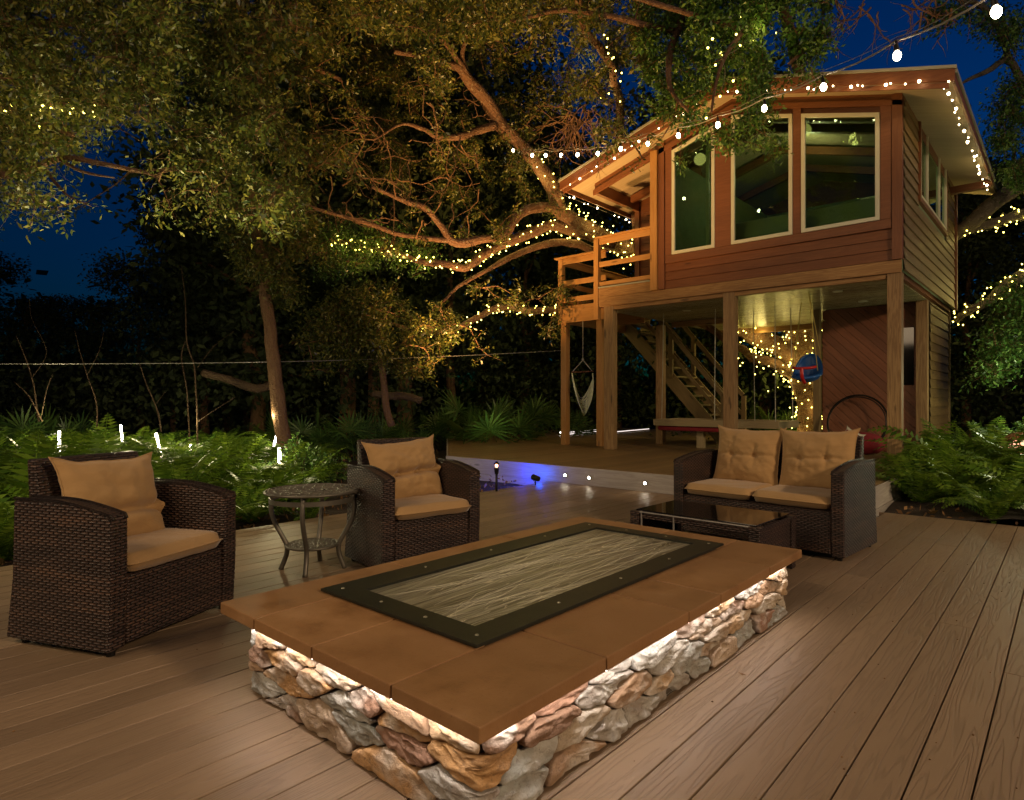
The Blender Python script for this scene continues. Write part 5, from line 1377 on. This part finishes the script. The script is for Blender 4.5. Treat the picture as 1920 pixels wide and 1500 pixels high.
# roof edge strings
pick=lambda k:FBl if k%3==1 else FBs
GR='light strings along the roof edges'
fairy([Vector((ER-.09,RY0+.05+i*.8,roofz(ER)-.12)) for i in range(7)],0,24,'light string along the right eave of the tree house',GR,31,.9,wraps=0,spread=.012,bulb=pick)
fairy([Vector((XR+.2+(ER-XR-.25)*q,RY0-.07,roofz(XR+.2+(ER-XR-.25)*q)-.13)) for q in (0,.25,.5,.75,1)],0,18,'light string under the right half of the front gable',GR,32,.9,wraps=0,spread=.012,bulb=pick)
fairy([Vector((EL+.05+(XR-EL-.2)*q,RY0-.07,roofz(EL+.05+(XR-EL-.2)*q)-.15)) for q in (0,.25,.5,.75,1)],0,12,'light string under the left half of the front gable',GR,33,.9,wraps=0,spread=.012,bulb=pick)
fairy([Vector((EL-.04,RY0+.05+i*.9,roofz(EL)-.12)) for i in range(7)],0,18,'light string along the left eave of the tree house',GR,34,.9,wraps=0,spread=.012,bulb=pick)
# glow tubes in the ferns
tubes=[(111,832,9.0,0,.36,'upright glow tube in the ferns farthest left'),(228,813,11,-.10,.30,'small far glow tube leaning left above the ferns'),(298,838,8.6,-.22,.38,'glow tube half hidden by fern fronds behind the armchair'),(357,838,10,.1,.10,'tiny glow tube end deep in the ferns'),(268,889,5.0,.27,.21,'leaning glow tube right behind the far left armchair'),(516,826,10.5,.25,.20,'small far glow tube beside the slender tree trunk'),(524,857,7.7,-.03,.22,'bright upright glow tube in front of the leafy shrub')]
tl=[]
for px,py,t,tilt,L,lb in tubes:
    p=at(px,py,t); d=Vector((RX*math.sin(tilt),RY*math.sin(tilt),math.cos(tilt))); a=p-d*L/2
    e=empty('path_light',(a.x,a.y,a.z),0,lb,'path light','glow tubes in the fern bed')
    m=MB(); m.tube([(0,0,0),tuple(d*L)],.017,10); m.build('glow_tube',M['tubeglow'],e,smooth=True)
    m=MB(); g=(a.z+.15)/max(.3,d.z); m.tube([(0,0,0),tuple(-d*g)],.009,8); m.tube([(0,0,.0),tuple(-d*.03)],.02,10); m.build('stake',M['black_metal'],e); m=MB(); m.tube([tuple(d*L),tuple(d*(L+.012))],.018,10); m.build('end_cap',M['black_metal'],e); tl.append(p)
WARM=(1,.74,.46)
for i,p in enumerate(tl): lamp('POINT','path_glow',p+Vector((-VX*.12,-VY*.12,.42)),19 if i not in(3,) else 9,(1,.86,.46),shadow_soft_size=.08)
# LED beneath the cap: lamps that follow the strips
l=lamp('AREA','cap_glow_front',(-1.78,1.094,.2625),1.4,(1,.86,.78),None,shape='RECTANGLE',size=1.35,size_y=.012)
l=lamp('AREA','cap_glow_side',(-1.077,2.25,.2625),2.3,(1,.86,.78),None,shape='RECTANGLE',size=.012,size_y=2.2)
# blue spot
bl=lamp('SPOT','blue_spot',bp+Vector((-.06,-.02,.03)),40,(.0,.035,1),bp+Vector((-1.0,.35,.0)),spot_size=R_(115),spot_blend=.7,shadow_soft_size=.03)
bl2=lamp('POINT','blue_spill',(bp.x-.16,YF-.16,.10),2.6,(.0,.09,1),shadow_soft_size=.04); lamp('POINT','blue_spill',(bp.x-.50,YF-.14,.08),1.6,(.0,.03,1),shadow_soft_size=.06)
# orange uplights on the oak
lamp('SPOT','oak_uplight',(-7.4,7.3,.28),1400,(1,.54,.18),(-7.9,8.8,7),spot_size=R_(88),spot_blend=.8,shadow_soft_size=.08)
lamp('SPOT','oak_uplight',(-7.2,7.6,.28),850,(1,.52,.16),(-9.4,7.6,7),spot_size=R_(80),spot_blend=.8,shadow_soft_size=.08)
lamp('SPOT','canopy_uplight',(-5.4,6.3,.05),1500,(1,.54,.15),(-5.0,6.8,6.5),spot_size=R_(95),spot_blend=.8,shadow_soft_size=.08)
lamp('SPOT','left_uplight',(-5.9,2.7,1.2),420,(.95,.80,.34),(-7.3,1.9,5),spot_size=R_(120),spot_blend=.8,shadow_soft_size=.1)
# warm flood of the main house, then an added broad fill, both off camera
lamp('AREA','offcam_flood',(8.5,2.2,5.5),560,(1,.70,.42),(-2.6,5,.4),shape='RECTANGLE',size=1.4,size_y=.6)
lamp('AREA','offcam_flood',(-3.2,-3.6,4.6),190,(1,.72,.44),(-4,4,.0),shape='RECTANGLE',size=5,size_y=3)  # broad soft fill added to lift the shadows, no real fixture
lamp('SPOT','fern_fill',(.9,8.2,2.2),75,(1,.85,.45),(.1,9.0,0),spot_size=R_(130),spot_blend=.8,shadow_soft_size=.1)  # added unseen lamp above the right bed to brighten the ferns
lamp('POINT','tree_uplight',at(1960,720,9.0),40,(.95,1,.6),shadow_soft_size=.1)
lamp('SPOT','palm_uplight',at(925,838,11.6),24,(.85,1,.5),at(935,720,13.6),spot_size=R_(100),spot_blend=.9,shadow_soft_size=.1)
# sky
w=bpy.data.worlds.new('World'); scene.world=w; w.use_nodes=True; nt=w.node_tree; nt.nodes.clear()
sky=nt.nodes.new('ShaderNodeTexSky'); sky.sky_type='NISHITA'; sky.sun_disc=False; sky.sun_elevation=R_(-3); sky.sun_rotation=R_(0)
mx=nt.nodes.new('ShaderNodeMix'); mx.data_type='RGBA'; mx.blend_type='MULTIPLY'; mx.inputs[0].default_value=1; mx.inputs[7].default_value=(.02,.95,3.5,1)
bg=nt.nodes.new('ShaderNodeBackground'); bg.inputs[1].default_value=.15; wo=nt.nodes.new('ShaderNodeOutputWorld')
nt.links.new(sky.outputs[0],mx.inputs[6]); nt.links.new(mx.outputs[2],bg.inputs[0]); nt.links.new(bg.outputs[0],wo.inputs[0])
vs=scene.view_settings; vs.view_transform='Standard'; vs.look='None'; vs.exposure=.15; vs.gamma=1
cy=scene.cycles; cy.use_adaptive_sampling=True; cy.adaptive_threshold=.02; cy.max_bounces=6; cy.diffuse_bounces=2; cy.glossy_bounces=3; cy.transmission_bounces=4; cy.transparent_max_bounces=8
cy.sample_clamp_indirect=3; cy.sample_clamp_direct=0; cy.use_light_tree=True; cy.caustics_reflective=False; cy.caustics_refractive=False
cy.use_denoising=True
try: cy.denoiser='OPENIMAGEDENOISE'
except Exception: pass
